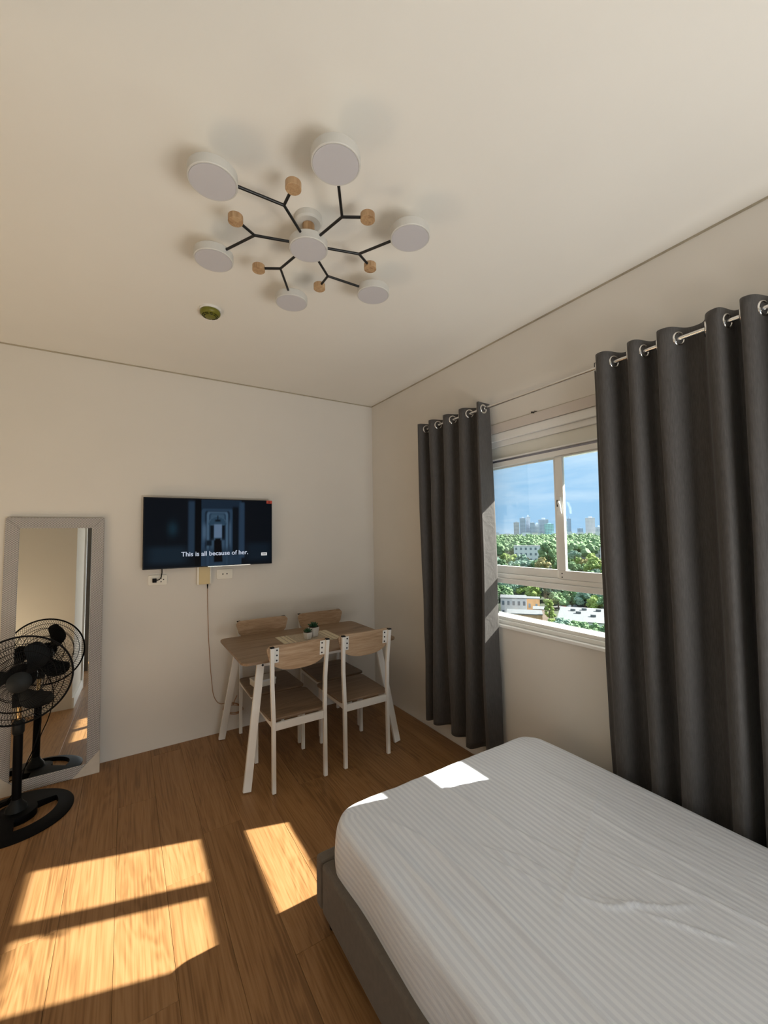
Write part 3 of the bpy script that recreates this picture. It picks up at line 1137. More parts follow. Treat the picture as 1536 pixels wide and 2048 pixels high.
succulent(-0.868, -0.520, 0.026, 0.047, 'smaller dark green succulent in a square white pot on the placemat', 1)
succulent(-0.806, -0.478, 0.033, 0.068, 'taller dark green succulent in a square white pot on the placemat', 2)

# ------------------------------------------------------------------ television
TVX0, TVX1, TVZ0, TVZ1, TVY = -1.8895, -0.9900, 1.2525, 1.7585, -0.070
tv = tag(empty('television', ((TVX0 + TVX1) / 2, TVY, (TVZ0 + TVZ1) / 2)), 'flat wall-mounted television showing a dark corridor with a subtitle', 'television')
hwx, hwz = (TVX1 - TVX0) / 2, (TVZ1 - TVZ0) / 2
MB().rng(-hwx, hwx, 0.002, 0.022, -hwz, hwz).build('panel', 'tvbody', tv, 0.003)
MB().rng(-hwx * 0.72, hwx * 0.72, 0.0225, 0.045, -hwz * 0.8, hwz * 0.45).build('back_housing', 'tvbody', tv, 0.006)
MB().rng(-0.11, 0.11, 0.0455, 0.0695, -0.1, 0.1).build('wall_mount', 'screw', tv, 0.002)
MB().rng(-0.03, hwx * 0.62, 0.0005, 0.003, -hwz - 0.0012, -hwz + 0.0035).build('chrome_strip', 'chrome', tv)


def bandf(x, a, b, s=0.008):
    return sstep(a - s, a + s, x) * (1 - sstep(b - s, b + s, x))


def mixc(c, d, f):
    return tuple(a + (b - a) * f for a, b in zip(c, d))


def picture(u, v):
    c = (0.0035, 0.0055, 0.009)
    # side rooms
    c = mixc(c, (0.010, 0.022, 0.036), bandf(u, 0.03, 0.30, 0.06) * bandf(v, 0.06, 0.30, 0.06))
    c = mixc(c, (0.010, 0.032, 0.050), math.exp(-((u - 0.20) / 0.035) ** 2 - ((v - 0.56) / 0.10) ** 2))
    c = mixc(c, (0.003, 0.005, 0.008), bandf(u, 0.145, 0.150, 0.003) * bandf(v, 0.3, 0.8))
    c = mixc(c, (0.007, 0.015, 0.026), bandf(u, 0.78, 0.985, 0.05) * bandf(v, 0.05, 0.32, 0.06))
    # left post and dark door
    c = mixc(c, (0.022, 0.045, 0.080), bandf(u, 0.315, 0.362, 0.012) * bandf(v, 0.18, 0.97, 0.03))
    c = mixc(c, (0.0015, 0.002, 0.003), bandf(u, 0.365, 0.415, 0.004))
    # ceiling of the corridor
    if 0.415 <= u <= 0.735:
        c = (0.016, 0.032, 0.058)
        ce = bandf(v, 0.70, 1.0, 0.03)
        c = mixc(c, (0.012, 0.026, 0.048), ce)
        w = abs(u - 0.54)
        # receding walls
        for a, col in ((0.125, (0.030, 0.065, 0.115)), (0.10, (0.012, 0.024, 0.045)), (0.085, (0.075, 0.14, 0.22)), (0.068, (0.028, 0.060, 0.105)), (0.055, (0.05, 0.10, 0.16))):
            topv = 0.86 - 1.1 * (0.125 - a) - 3 * max(0, w - a + 0.01)
            f = bandf(w, -0.1, a, 0.003) * (1 - sstep(topv - 0.02, topv + 0.02, v))
            c = mixc(c, col, f)
        arch = (w / 0.075) ** 2 + ((v - 0.62) / 0.13) ** 2
        if v > 0.62 and arch < 1:
            c = mixc(c, (0.030, 0.070, 0.120), 0.9)
        if v > 0.64 and 0.8 < arch < 1.05:
            c = mixc(c, (0.07, 0.13, 0.20), 0.5)
        # far window between dark drapes
        c = mixc(c, (0.004, 0.008, 0.014), bandf(u, 0.482, 0.512, 0.004) * bandf(v, 0.38, 0.61, 0.01))
        c = mixc(c, (0.004, 0.008, 0.014), bandf(u, 0.575, 0.600, 0.004) * bandf(v, 0.38, 0.61, 0.01))
        c = mixc(c, (0.15, 0.23, 0.36), bandf(u, 0.513, 0.574, 0.005) * bandf(v, 0.42, 0.625, 0.015))
        # chandelier
        c = mixc(c, (0.006, 0.012, 0.022), bandf(u, 0.520, 0.565, 0.008) * bandf(v, 0.665, 0.70, 0.012))
        c = mixc(c, (0.006, 0.012, 0.022), bandf(u, 0.538, 0.546, 0.003) * bandf(v, 0.69, 0.76, 0.012))
        # floor
        fl_ = 1 - sstep(0.22, 0.34 - 0.3 * w, v)
        c = mixc(c, (0.022, 0.045, 0.078), fl_ * 0.85)
        c = mixc(c, (0.05, 0.09, 0.15), bandf(u, 0.50, 0.59, 0.03) * bandf(v, 0.26, 0.40, 0.03) * 0.7)
        # doors ajar catching light
        c = mixc(c, (0.09, 0.16, 0.25), bandf(u, 0.422, 0.452, 0.010) * bandf(v, 0.40, 0.62, 0.08) * 0.8)
        c = mixc(c, (0.08, 0.14, 0.22), bandf(u, 0.632, 0.650, 0.006) * bandf(v, 0.30, 0.66, 0.08) * 0.7)
        c = mixc(c, (0.003, 0.006, 0.010), bandf(u, 0.662, 0.712, 0.006) * bandf(v, 0.16, 0.9, 0.03))
        # dark chairs
        c = mixc(c, (0.006, 0.013, 0.022), bandf(u, 0.452, 0.495, 0.008) * bandf(v, 0.30, 0.385, 0.02))
        # standing figure from behind
        fig = max(bandf(u, 0.531 - 0.010, 0.531 + 0.034, 0.005) * bandf(v, 0.36, 0.41, 0.012), bandf(u, 0.512, 0.575 + 0.03 * (0.3 - v), 0.006) * bandf(v, 0.05, 0.385, 0.012))
        c = mixc(c, (0.002, 0.002, 0.003), fig)
    c = mixc(c, (0.026, 0.055, 0.100), bandf(u, 0.720, 0.762, 0.010) * bandf(v, 0.10, 0.97, 0.02))
    return c


GX, GY = 200, 112
sx_, sz_ = hwx - 0.006, hwz - 0.007
vs = [(-sx_ + 2 * sx_ * i / GX, 0.0, -sz_ + 2 * sz_ * j / GY) for j in range(GY + 1) for i in range(GX + 1)]
fs = [(j * (GX + 1) + i, j * (GX + 1) + i + 1, (j + 1) * (GX + 1) + i + 1, (j + 1) * (GX + 1) + i) for j in range(GY) for i in range(GX)]
me = bpy.data.meshes.new('screen')
me.from_pydata(vs, [], fs)
ca = me.color_attributes.new('picture', 'FLOAT_COLOR', 'POINT')
for j in range(GY + 1):
    for i in range(GX + 1):
        ca.data[j * (GX + 1) + i].color = (*picture(i / GX, j / GY), 1)
sm, t, b = newmat('lit_screen')
at_ = t.nodes.new('ShaderNodeAttribute')
at_.attribute_name = 'picture'
t.links.new(at_.outputs['Color'], b.inputs['Emission Color'])
b.inputs['Emission Strength'].default_value = 0.62
b.inputs['Base Color'].default_value = (0.004, 0.004, 0.005, 1)
b.inputs['Roughness'].default_value = 0.2
b.inputs['Specular IOR Level'].default_value = 0.02
scr = meshobj('screen', me, sm, tv)
scr.location = (0, 0.0012, 0)


def text_mesh(name, body, size, mat, parent, loc, align='CENTER', target_w=None, extrude=0.0):
    cu = bpy.data.curves.new(name, 'FONT')
    cu.body = body
    cu.size = size
    cu.align_x = align
    cu.align_y = 'CENTER'
    cu.extrude = extrude
    cu.offset = size * 0.012
    o = bpy.data.objects.new(name, cu)
    COL.objects.link(o)
    bpy.context.view_layer.update()
    dg = bpy.context.evaluated_depsgraph_get()
    me = bpy.data.meshes.new_from_object(o.evaluated_get(dg))
    bpy.data.objects.remove(o)
    me.transform(Matrix.Rotation(pi / 2, 4, 'X'))
    if target_w:
        xs = [v.co.x for v in me.vertices]
        me.transform(Matrix.Scale(target_w / (max(xs) - min(xs)), 4))
    return meshobj(name, me, mat, parent, loc=loc)


M['subtitle'] = plain('subtitle_white', (0.02, 0.02, 0.02), 0.6, emit=(0.50, 0.55, 0.66, 1.0))
M['badge'] = plain('badge_white', (0.02, 0.02, 0.02), 0.6, emit=(0.62, 0.62, 0.62, 1.0))
M['badge_ink'] = plain('badge_ink', (0.01, 0.01, 0.01), 0.6)
text_mesh('subtitle', 'This is all because of her.', 0.05, 'subtitle', tv, (2 * hwx * (0.529 - 0.5), -0.0002, 2 * hwz * (0.192 - 0.5)), target_w=2 * hwx * 0.522)
bd = MB().rng(-0.0225, 0.0225, -0.0001, 0.0006, -0.0115, 0.0115).build('badge', 'badge', tv, loc=(2 * hwx * (0.928 - 0.5), 0.0, 2 * hwz * (0.156 - 0.5)))
for k in range(6):
    MB().rng(-0.015 + k * 0.0051, -0.015 + k * 0.0051 + 0.004, -0.0004, -0.00015, -0.0035, 0.0035).build('badge_mark', 'badge_ink', bd)
st_ = MB().rng(-0.022, 0.022, -0.0006, 0.0004, -0.012, 0.012).build('sticker', 'red', tv, loc=(hwx - 0.023, 0, hwz - 0.013))
text_mesh('sticker_print', 'S4', 0.018, 'black', st_, (-0.002, -0.0008, 0))


# ------------------------------------------------------------------ wall outlets, cable box, cords
def plate(name, label, x0, x1, z0, z1, kind):
    o = tag(empty(name, ((x0 + x1) / 2, 0.0, (z0 + z1) / 2)), label, 'outlet')
    a, c = (x1 - x0) / 2, (z1 - z0) / 2
    MB().prism(rrect(a, c, 0.010), -0.009, -0.0003, lambda u, v, t: (u, t, v)).build('cover_plate', 'plate', o, 0.002)
    MB().prism(rrect(a * 0.78, c * 0.72, 0.006), -0.0112, -0.0091, lambda u, v, t: (u, t, v)).build('insert', 'plate', o, 0.001)
    if kind == 'double':
        for cx, cz in ((a * 0.36, 0.013), (a * 0.36, -0.013), (a * 0.62, 0.002)):
            MB().cyl((cx, -0.0111, cz), (cx, -0.0122, cz), 0.0042, seg=10).build('socket_hole', 'black', o)
    else:
        for cx in (-0.014, 0.016):
            MB().cyl((cx, -0.0111, 0), (cx, -0.0122, 0), 0.0048, seg=10).build('socket_hole', 'black', o)
    return o


plate('wall_outlet', 'cream double outlet under the television with a black plug in it', -1.853, -1.733, 1.137, 1.208, 'double')
plate('wall_outlet', 'cream single outlet with two round holes under the television', -1.398, -1.281, 1.150, 1.224, 'single')
pg = tag(empty('power_cord', (-1.813, -0.0125, 1.172)), 'black power cord and plug hanging from the television', 'cord')
MB().rng(-0.013, 0.013, -0.026, -0.0005, -0.014, 0.014).build('plug', 'black', pg, 0.003)
MB().tube([(0.010, -0.020, 0.0), (0.030, -0.024, 0.006), (0.042, -0.022, 0.024), (0.046, -0.016, 0.056), (0.046, -0.010, 0.10), (0.046, -0.006, 0.14)], 0.0032, 8).build('cable', 'black', pg, smooth=True)

cbx = tag(empty('cable_box', (-1.489, 0.0, 1.19)), 'yellowed cable junction box half hidden below the television', 'cable box')
MB().rng(-0.050, 0.050, -0.028, -0.0004, -0.070, 0.075).build('box_body', 'plate', cbx, 0.003)
MB().rng(-0.036, 0.040, -0.034, -0.0285, -0.068, 0.073).build('box_cover', 'oldplastic', cbx, 0.003)
cdt = tag(empty('hanging_cable', (-1.463, -0.015, 1.12)), 'thin brown cable hanging from the box down to a coil', 'cable')
MB().cyl((0, 0, -0.0005), (0, 0, -0.034), 0.0055, 0.003, 10).build('strain_relief', 'black', cdt, smooth=True)
pth = [(0.000, 0.000, -0.03), (0.004, 0.004, -0.20), (0.012, 0.006, -0.42), (0.025, 0.007, -0.62), (0.038, 0.007, -0.76), (0.048, 0.006, -0.83), (0.070, 0.004, -0.88), (0.098, 0.003, -0.905), (0.125, 0.0, -0.905)]


def smooth_path(p, n=6):
    p = [Vector(q) for q in p]
    out = []
    for i in range(len(p) - 1):
        a, b, c, d = p[max(i - 1, 0)], p[i], p[i + 1], p[min(i + 2, len(p) - 1)]
        for k in range(n):
            t = k / n
            out.append(0.5 * ((2 * b) + (c - a) * t + (2 * a - 5 * b + 4 * c - d) * t * t + (3 * b - a - 3 * c + d) * t ** 3))
    out.append(p[-1])
    return out


MB().tube(smooth_path(pth), 0.0022, 6).build('cable', 'cord', cdt, smooth=True)
k = MB()
rr = random.Random(5)
coil = []
for i in range(90):
    a = i / 90 * 2 * pi * 3.0
    coil.append((0.185 + (0.066 + 0.008 * sin(a * 0.37)) * -cos(a), -0.008 - 0.006 * (i / 90) + 0.004 * sin(a * 1.3), -0.955 + (0.038 + 0.008 * cos(a * 0.41)) * sin(a + 0.4)))
k.tube(coil, 0.0030, 6)
k.tube(smooth_path([(0.185, -0.012, -0.925), (0.20, -0.010, -0.89), (0.215, -0.006, -0.865)]), 0.003, 6)
k.build('coil', M['cord'], cdt, smooth=True)

# ------------------------------------------------------------------ leaning mirror
MWX0, MWX1 = -2.608, -2.112
ang = math.atan2(0.086, 1.61)
mr = tag(empty('floor_mirror', ((MWX0 + MWX1) / 2, -0.100, 0.0)), 'tall leaning mirror in a grey woven-pattern frame', 'mirror')
mr.rotation_euler = (-ang, 0, 0)
ML = 1.612
hm = (MWX1 - MWX0) / 2
fwid = 0.066


def frame_side(name, pts):
    # pts: quad outline (x, z); front at y=-0.022
    MB().prism(pts, -0.022, 0.004, lambda u, v, t: (u, t, v)).build(name, 'weave', mr, 0.003)


g = 0.0002
frame_side('frame_rail', [(-hm, 0), (hm, 0), (hm - fwid, fwid), (-hm + fwid, fwid)])
frame_side('frame_rail', [(-hm, ML), (-hm + fwid, ML - fwid), (hm - fwid, ML - fwid), (hm, ML)])
frame_side('frame_stile', [(-hm, 0), (-hm + fwid, fwid), (-hm + fwid, ML - fwid), (-hm, ML)])
frame_side('frame_stile', [(hm, 0), (hm, ML), (hm - fwid, ML - fwid), (hm - fwid, fwid)])
MB().rng(-hm + fwid - 0.004, hm - fwid + 0.004, -0.016, -0.012, fwid - 0.004, ML - fwid + 0.004).build('mirror_glass', 'mirror', mr)
MB().rng(-hm + 0.01, hm - 0.01, 0.0045, 0.010, 0.01, ML - 0.01).build('backing_board', 'card', mr)
for s in (-1, 1):
    MB().prism([(s * (hm + 0.002), -0.001), (s * (hm + 0.002), 0.135), (s * (hm - 0.135), -0.001)], -0.0255, -0.0225, lambda u, v, t: (u, t, v)).build('corner_guard', 'card', mr, 0.001)
    MB().rng(s * (hm + 0.0012), s * (hm + 0.003), -0.0255, 0.006, 0.0, 0.135).build('corner_guard', 'card', mr)

# ------------------------------------------------------------------ standing fan
fan = tag(empty('standing_fan', (-2.462, -0.392, 0)), 'black standing fan in front of the leaning mirror', 'fan')
# base: domed foot with two kidney openings
bm = bmesh.new()
NR, NA = 14, 72
R0 = 0.2475


def fz(r):
    return 0.012 + 0.030 * max(0, 1 - (r / R0) ** 2) + (0.02 * max(0, 1 - r / 0.05))


def is_hole(r, a):
    return 0.085 < r < 0.185 and (radians(-85) < a < radians(25) or radians(95) < a < radians(205) or a < radians(205 - 360))


rs = [R0 * i / NR for i in range(1, NR + 1)]
grid = [[(bm.verts.new((r * cos(2 * pi * k / NA), r * sin(2 * pi * k / NA), fz(r) if i < NR - 1 else 0.006)), bm.verts.new((r * cos(2 * pi * k / NA), r * sin(2 * pi * k / NA), 0.0))) for k in range(NA)] for i, r in enumerate(rs)]
cells = {}
for i in range(NR - 1):
    for k in range(NA):
        a = 2 * pi * (k + 0.5) / NA
        a = a - 2 * pi if a > pi else a
        cells[i, k] = not is_hole((rs[i] + rs[i + 1]) / 2, a)
for (i, k), sol in cells.items():
    if not sol:
        continue
    k2 = (k + 1) % NA
    q = [grid[i][k], grid[i + 1][k], grid[i + 1][k2], grid[i][k2]]
    bm.faces.new([v[0] for v in q])
    bm.faces.new([v[1] for v in q][::-1])
    for (di, dk, e) in ((-1, 0, (q[3], q[0])), (1, 0, (q[1], q[2])), (0, -1, (q[0], q[1])), (0, 1, (q[2], q[3]))):
        nb = cells.get((i + di, (k + dk) % NA), False)
        if not nb:
            bm.faces.new((e[0][0], e[0][1], e[1][1], e[1][0]))
top = bm.verts.new((0, 0, fz(0) + 0.01))
for k in range(NA):
    bm.faces.new((grid[0][k][0], grid[0][(k + 1) % NA][0], top))
for v in [v for v in bm.verts if not v.link_faces]:
    bm.verts.remove(v)
bmesh.ops.recalc_face_normals(bm, faces=bm.faces)
me = bpy.data.meshes.new('foot')
bm.to_mesh(me)
bm.free()
meshobj('foot', me, 'black', fan, smooth=True, angle=35)
MB().lathe([(0.048, 0.045), (0.044, 0.062), (0.026, 0.085), (0.022, 0.10)], 28).build('foot_boss', 'darkgrey', fan, smooth=True)
MB().cyl((0, 0, 0.09), (0, 0, 0.46), 0.0205, seg=24).build('lower_pole', 'black', fan, smooth=True)
MB().lathe([(0.0205, 0.435), (0.0265, 0.445), (0.0265, 0.50), (0.018, 0.512)], 24).build('height_collar', 'darkgrey', fan, smooth=True)
MB().cyl((0, 0, 0.505), (0, 0, 0.60), 0.0115, seg=18).build('upper_pole', 'brass', fan, smooth=True)
# head: local frame, n points to the room
az, el = radians(6.485), radians(4.336)
n_ = Vector((sin(az) * cos(el), -cos(az) * cos(el), sin(el)))
u_ = Vector((0, 0, 1)).cross(n_).normalized()
v_ = n_.cross(u_)
HC = Vector((-2.447 + 2.462, -0.485 + 0.392, 0.742))
HM = Matrix((u_, v_, n_)).transposed().to_4x4()
HM.translation = HC
MB().lathe([(0.030, -0.165), (0.058, -0.155), (0.070, -0.12), (0.068, -0.085), (0.03, -0.082)], 28, HM).build('motor_housing', 'black', fan, smooth=True)
nk = MB()
nk.tube([(0, 0, 0.595), (0, -0.004, 0.64), (0.004, -0.004, 0.69), HC - n_ * 0.11], [0.024, 0.026, 0.022, 0.030], 14)
nk.build('neck', 'black', fan, smooth=True)
MB().rng(-0.026, 0.026, -0.036, 0.020, 0.585, 0.655).build('control_box', 'darkgrey', fan, 0.006)


def grille(front):
    sg = 1 if front else -1
    dp = 0.060 if front else -0.062
    k = MB()
    prof = []
    for i in range(11):
        f = i / 10
        r = 0.046 + (0.2205 - 0.046) * f
        z = dp * (1 - f ** 3.2) if f < 1 else 0.0
        prof.append((r, z))
    nw = 96
    for w_ in range(nw):
        pts = []
        for i, (r, z) in enumerate(prof):
            a = 2 * pi * w_ / nw + (0.30 * (i / 10) if front else -0.30 * (i / 10))
            pts.append(HM @ Vector((r * cos(a), r * sin(a), z)))
        k.tube(pts, 0.0011, 4)
    for i in ((3, 6, 8) if front else (4, 7)):
        r, z = prof[i]
        k.tube([HM @ Vector((r * cos(2 * pi * q / 64), r * sin(2 * pi * q / 64), z)) for q in range(64)], 0.0018, 6, True)
    return k


grille(True).build('front_grille', 'black', fan, smooth=True, angle=180)
grille(False).build('rear_grille', 'black', fan, smooth=True, angle=180)
MB().tube([HM @ Vector((0.2215 * cos(2 * pi * q / 72), 0.2215 * sin(2 * pi * q / 72), 0)) for q in range(72)], 0.0050, 8, True).build('rim', 'black', fan, smooth=True, angle=180)
MB().lathe([(0.050, 0.052), (0.052, 0.064), (0.040, 0.071), (0.001, 0.074)], 32, HM).build('grille_badge', 'darkgrey', fan, smooth=True)
MB().lathe([(0.034, -0.05), (0.036, 0.02), (0.022, 0.034), (0.001, 0.036)], 24, HM).build('hub', 'black', fan, smooth=True)
for kb in range(3):
    a0 = radians(38 + 120 * kb)
    bmb = bmesh.new()
    nr_, nc = 18, 6
    g1, g2 = [], []
    for i in range(nr_ + 1):
        f = i / nr_
        r = 0.030 + 0.165 * f
        wd = 0.42 + 0.36 * sin(pi * min(1, f * 0.75 + 0.08)) - 0.50 * (max(0, f - 0.70) / 0.30) ** 2
        row1, row2 = [], []
        for c_ in range(nc + 1):
            g_ = c_ / nc - 0.5
            a = a0 + g_ * wd * 1.15 + 0.55 * f
            z = -0.018 + g_ * 0.052 * (1 - 0.35 * f)
            p = Vector((r * cos(a), r * sin(a), z))
            row1.append(bmb.verts.new(HM @ p))
            row2.append(bmb.verts.new(HM @ (p + Vector((0, 0, -0.0025)))))
        g1.append(row1)
        g2.append(row2)
    for i in range(nr_):
        for c_ in range(nc):
            bmb.faces.new((g1[i][c_], g1[i + 1][c_], g1[i + 1][c_ + 1], g1[i][c_ + 1]))
            bmb.faces.new((g2[i][c_], g2[i][c_ + 1], g2[i + 1][c_ + 1], g2[i + 1][c_]))
    for i in range(nr_):
        for c_ in (0, nc):
            bmb.faces.new((g1[i][c_], g2[i][c_], g2[i + 1][c_], g1[i + 1][c_]))
    for i in (0, nr_):
        for c_ in range(nc):
            bmb.faces.new((g1[i][c_], g1[i][c_ + 1], g2[i][c_ + 1], g2[i][c_]))
    bmesh.ops.recalc_face_normals(bmb, faces=bmb.faces)
    me = bpy.data.meshes.new('blade')
    bmb.to_mesh(me)
    bmb.free()
    meshobj('blade', me, 'darkgrey', fan, smooth=True, angle=60)
MB().tube(smooth_path([(0.02, 0.02, 0.64), (0.07, 0.05, 0.55), (0.085, 0.06, 0.45), (0.06, 0.05, 0.33), (0.03, 0.04, 0.25), (0.0, 0.06, 0.15), (-0.06, 0.10, 0.05), (-0.14, 0.13, 0.02), (-0.30, 0.16, 0.006)]), 0.003, 6).build('power_cable', 'black', fan, smooth=True)

# ------------------------------------------------------------------ ceiling lamp
LZ = -0.140
lamp = tag(empty('ceiling_lamp', (-1.411, -1.926, H)), 'molecule-style ceiling lamp with seven white discs and wooden knobs', 'ceiling lamp')
MB().lathe([(0.052, -0.0005), (0.052, -0.022), (0.046, -0.028), (0.001, -0.028)], 36).build('canopy', 'shade', lamp, 0, True)
MB().lathe([(0.023, -0.0285), (0.023, -0.0965)], 28).build('wooden_stem', 'knobwood', lamp, 0.002, True)
TH = 0.034


def drum(x, y, r, zc):
    top = zc + TH / 2
    d = MB().lathe([(0.001, top), (r - 0.004, top), (r, top - 0.004), (r, top - TH + 0.002), (r - 0.002, top - TH), (r - 0.005, top - TH), (r - 0.005, top - TH + 0.003), (0.001, top - TH + 0.003)], 48, cap=False)
    o = d.build('lamp_shade', 'shade', lamp, 0, True)
    o.location = (x, y, 0)
    f = MB().lathe([(0.001, top - TH + 0.0026), (r - 0.0056, top - TH + 0.0026), (r - 0.0056, top - TH - 0.0004), (0.001, top - TH - 0.0006)], 48, cap=False).build('diffuser', 'diffuser', o, 0, True)
    return o


ZC = -0.1135   # centre of the middle drum
drum(0, 0, 0.073, ZC - 0.0005)
TH0 = radians(20)
RR = 0.012
zr = ZC + 0.004
for k in range(6):
    a = TH0 + k * pi / 3
    big = Vector((0.390 * cos(a), 0.390 * sin(a), 0))
    drum(big.x, big.y, 0.0735, ZC)
    aj = a + radians(24)
    J = Vector((0.198 * cos(aj), 0.198 * sin(aj), zr))
    aw = a + radians(38)
    Wd = Vector((0.268 * cos(aw), 0.268 * sin(aw), 0))
    ar = MB()
    ar.cyl((0.072 * cos(aj), 0.072 * sin(aj), zr), J, 0.0050, seg=12)
    d = (Vector((big.x, big.y, zr)) - J)
    ar.cyl(J, J + d.normalized() * (d.length - 0.072), 0.0050, seg=12)
    d2 = Vector((Wd.x, Wd.y, zr)) - J
    ar.cyl(J, J + d2.normalized() * (d2.length - 0.024), 0.0050, seg=12)
    r_ = bmesh.ops.create_icosphere(ar.b, subdivisions=2, radius=0.0056)
    bmesh.ops.translate(ar.b, verts=r_['verts'], vec=J)
    ar.build('branched_arm', 'black_rod', lamp, 0, True)
    MB().lathe([(0.001, 0.0115), (0.0245, 0.0115), (0.0255, 0.0105), (0.0255, -0.0105), (0.0245, -0.0115), (0.001, -0.0115)], 28, cap=False).build('wooden_knob', 'knobwood', lamp, 0, True, loc=(Wd.x, Wd.y, zr))

# ------------------------------------------------------------------ smoke detector
sdn = tag(empty('smoke_detector', (-1.622, -1.050, H)), 'olive green smoke detector on a white ceiling base', 'smoke detector')
MB().lathe([(0.054, -0.0005), (0.055, -0.010), (0.051, -0.012), (0.001, -0.012)], 36).build('base_ring', 'whitebase', sdn, 0, True)
body = MB().lathe([(0.050, -0.0125), (0.052, -0.018), (0.051, -0.028), (0.042, -0.037), (0.040, -0.0375)], 36).build('detector_body', 'detector', sdn, 0, True)
MB().lathe([(0.037, -0.0376), (0.036, -0.0405), (0.032, -0.0415)], 36).build('vent_ring', 'detector', sdn, 0, True)
MB().lathe([(0.0285, -0.0416), (0.027, -0.0445), (0.022, -0.0455), (0.001, -0.046)], 36).build('detector_cap', 'detector', sdn, 0, True)
for k in range(10):
    a0, a1 = 2 * pi * k / 10 + 0.08, 2 * pi * (k + 1) / 10 - 0.08
    q = [(cos(a0 + (a1 - a0) * i / 5), sin(a0 + (a1 - a0) * i / 5)) for i in range(6)]
    for r0, r1, z0_, z1_ in ((0.0375, 0.0405, -0.0375, -0.0395), (0.0290, 0.0325, -0.0415, -0.0432)):
        out = [(c * r0, s * r0) for c, s in q] + [(c * r1, s * r1) for c, s in q[::-1]]
        MB().prism(out, z0_, z1_, lambda u, v, t: (u, v, t)).build('vent_slot', 'black', body)

# ------------------------------------------------------------------ the city outside
K = 1.7
GZ = 1.48 - 21.5 * K
MB().rng(5, 4500, -1500, 4500, GZ - 1, GZ).build('distant_ground', 'ground')['kind'] = 'structure'
bpy.data.objects['distant_ground'].name = 'ground'


def crown(seed, rx, rz, nblob, asym=0.0):
    rr = random.Random(seed)
    bm = bmesh.new()
    for k in range(nblob):
        u = rr.uniform(-0.55, 1)
        a = rr.uniform(0, 2 * pi)
        rad = math.sqrt(max(0, 1 - u * u)) * rr.uniform(0.55, 0.95)
        c = Vector((rad * cos(a) * rx, rad * sin(a) * rx, u * rz * rr.uniform(0.6, 0.9)))
        s = rr.uniform(0.22, 0.36) * rx
        r = bmesh.ops.create_icosphere(bm, subdivisions=3, radius=1.0)
        for v in r['verts']:
            d = v.co.copy()
            f = 1 + 0.42 * noise.noise(d * 2.3 + c) + 0.42 * noise.noise(d * 6.5 + c * 2)
            v.co = c + Vector((d.x * s * f, d.y * s * f, d.z * s * f * 0.8))
    me = bpy.data.meshes.new('crown')
    bm.to_mesh(me)
    bm.free()
    return me


CROWNS = [crown(10 + i, 1.0, 0.85 + 0.12 * (i % 3), 26 + 3 * i) for i in range(4)]
TALL = crown(77, 0.62, 1.5, 34)
CM = {}


def tree(x, y, r, hgt, fol, label, group=None, tall=False, name='leafy_tree', rz=0):
    """hgt: height of the crown top over the ground"""
    t = tag(empty(name, (x, y, GZ), rz), label, 'tree', group)
    src = TALL if tall else CROWNS[int(abs(x * 7 + y * 3)) % 4]
    key = (src.name, fol)
    if key not in CM:
        me = src.copy()
        me.materials.clear()
        me.materials.append(FOL[fol])
        CM[key] = me
    c = bpy.data.objects.new('crown', CM[key])
    COL.objects.link(c)
    c.parent = t
    c.scale = (r, r, r)
    ext_ = 1.55 if tall else 0.92
    c.location = (0, 0, hgt - r * ext_)
    k = MB().tube([(0, 0, 0), (0.1 * r, 0, (hgt - r) * 0.6), (0, 0, max(0.5, hgt - r))], [0.07 * r, 0.05 * r, 0.04 * r], 8)
    k.build('trunk', 'bark', t)
    return t


def polar(az_deg, D):
    a = radians(az_deg)
    return CAM.x + K * D * sin(a), CAM.y + K * D * cos(a)


def building(name, label, az_c, D, width, depth, height, wall, roof='broof', z0=GZ, floors=0, cols=0, rot=None, parapet=True, group=None, stuffwin=False, winscale=0.5, cat='building'):
    x, y = polar(az_c, D)
    width, depth, height = width * K, depth * K, height * K
    rz = -radians(az_c) if rot is None else rot
    b = tag(empty(name, (x, y, z0), rz), label, cat, group)
    # local -y faces the viewer
    MB().rng(-width / 2, width / 2, -depth / 2, depth / 2, 0, height).build('wall_block', wall, b)
    MB().rng(-width / 2 - 0.2, width / 2 + 0.2, -depth / 2 - 0.2, depth / 2 + 0.2, height, height + max(0.3, height * 0.012)).build('roof', roof, b)
    if floors and cols:
        allw = MB() if stuffwin else None
        fh = height / floors
        cw = width / cols
        for f in range(floors):
            for c in range(cols):
                x0 = -width / 2 + (c + 0.5) * cw
                z = (f + 0.5) * fh
                if stuffwin:
                    allw.rng(x0 - cw * winscale / 2, x0 + cw * winscale / 2, -depth / 2 - 0.25, -depth / 2 - 0.02, z - fh * winscale / 2, z + fh * winscale / 2)
                else:
                    MB().rng(x0 - cw * winscale / 2, x0 + cw * winscale / 2, -depth / 2 - 0.12, -depth / 2 - 0.01, z - fh * winscale / 2, z + fh * winscale / 2).build('window', 'bwin', b)
        if stuffwin:
            allw.build('window_bands', 'bwin', b)['kind'] = 'stuff'
    return b


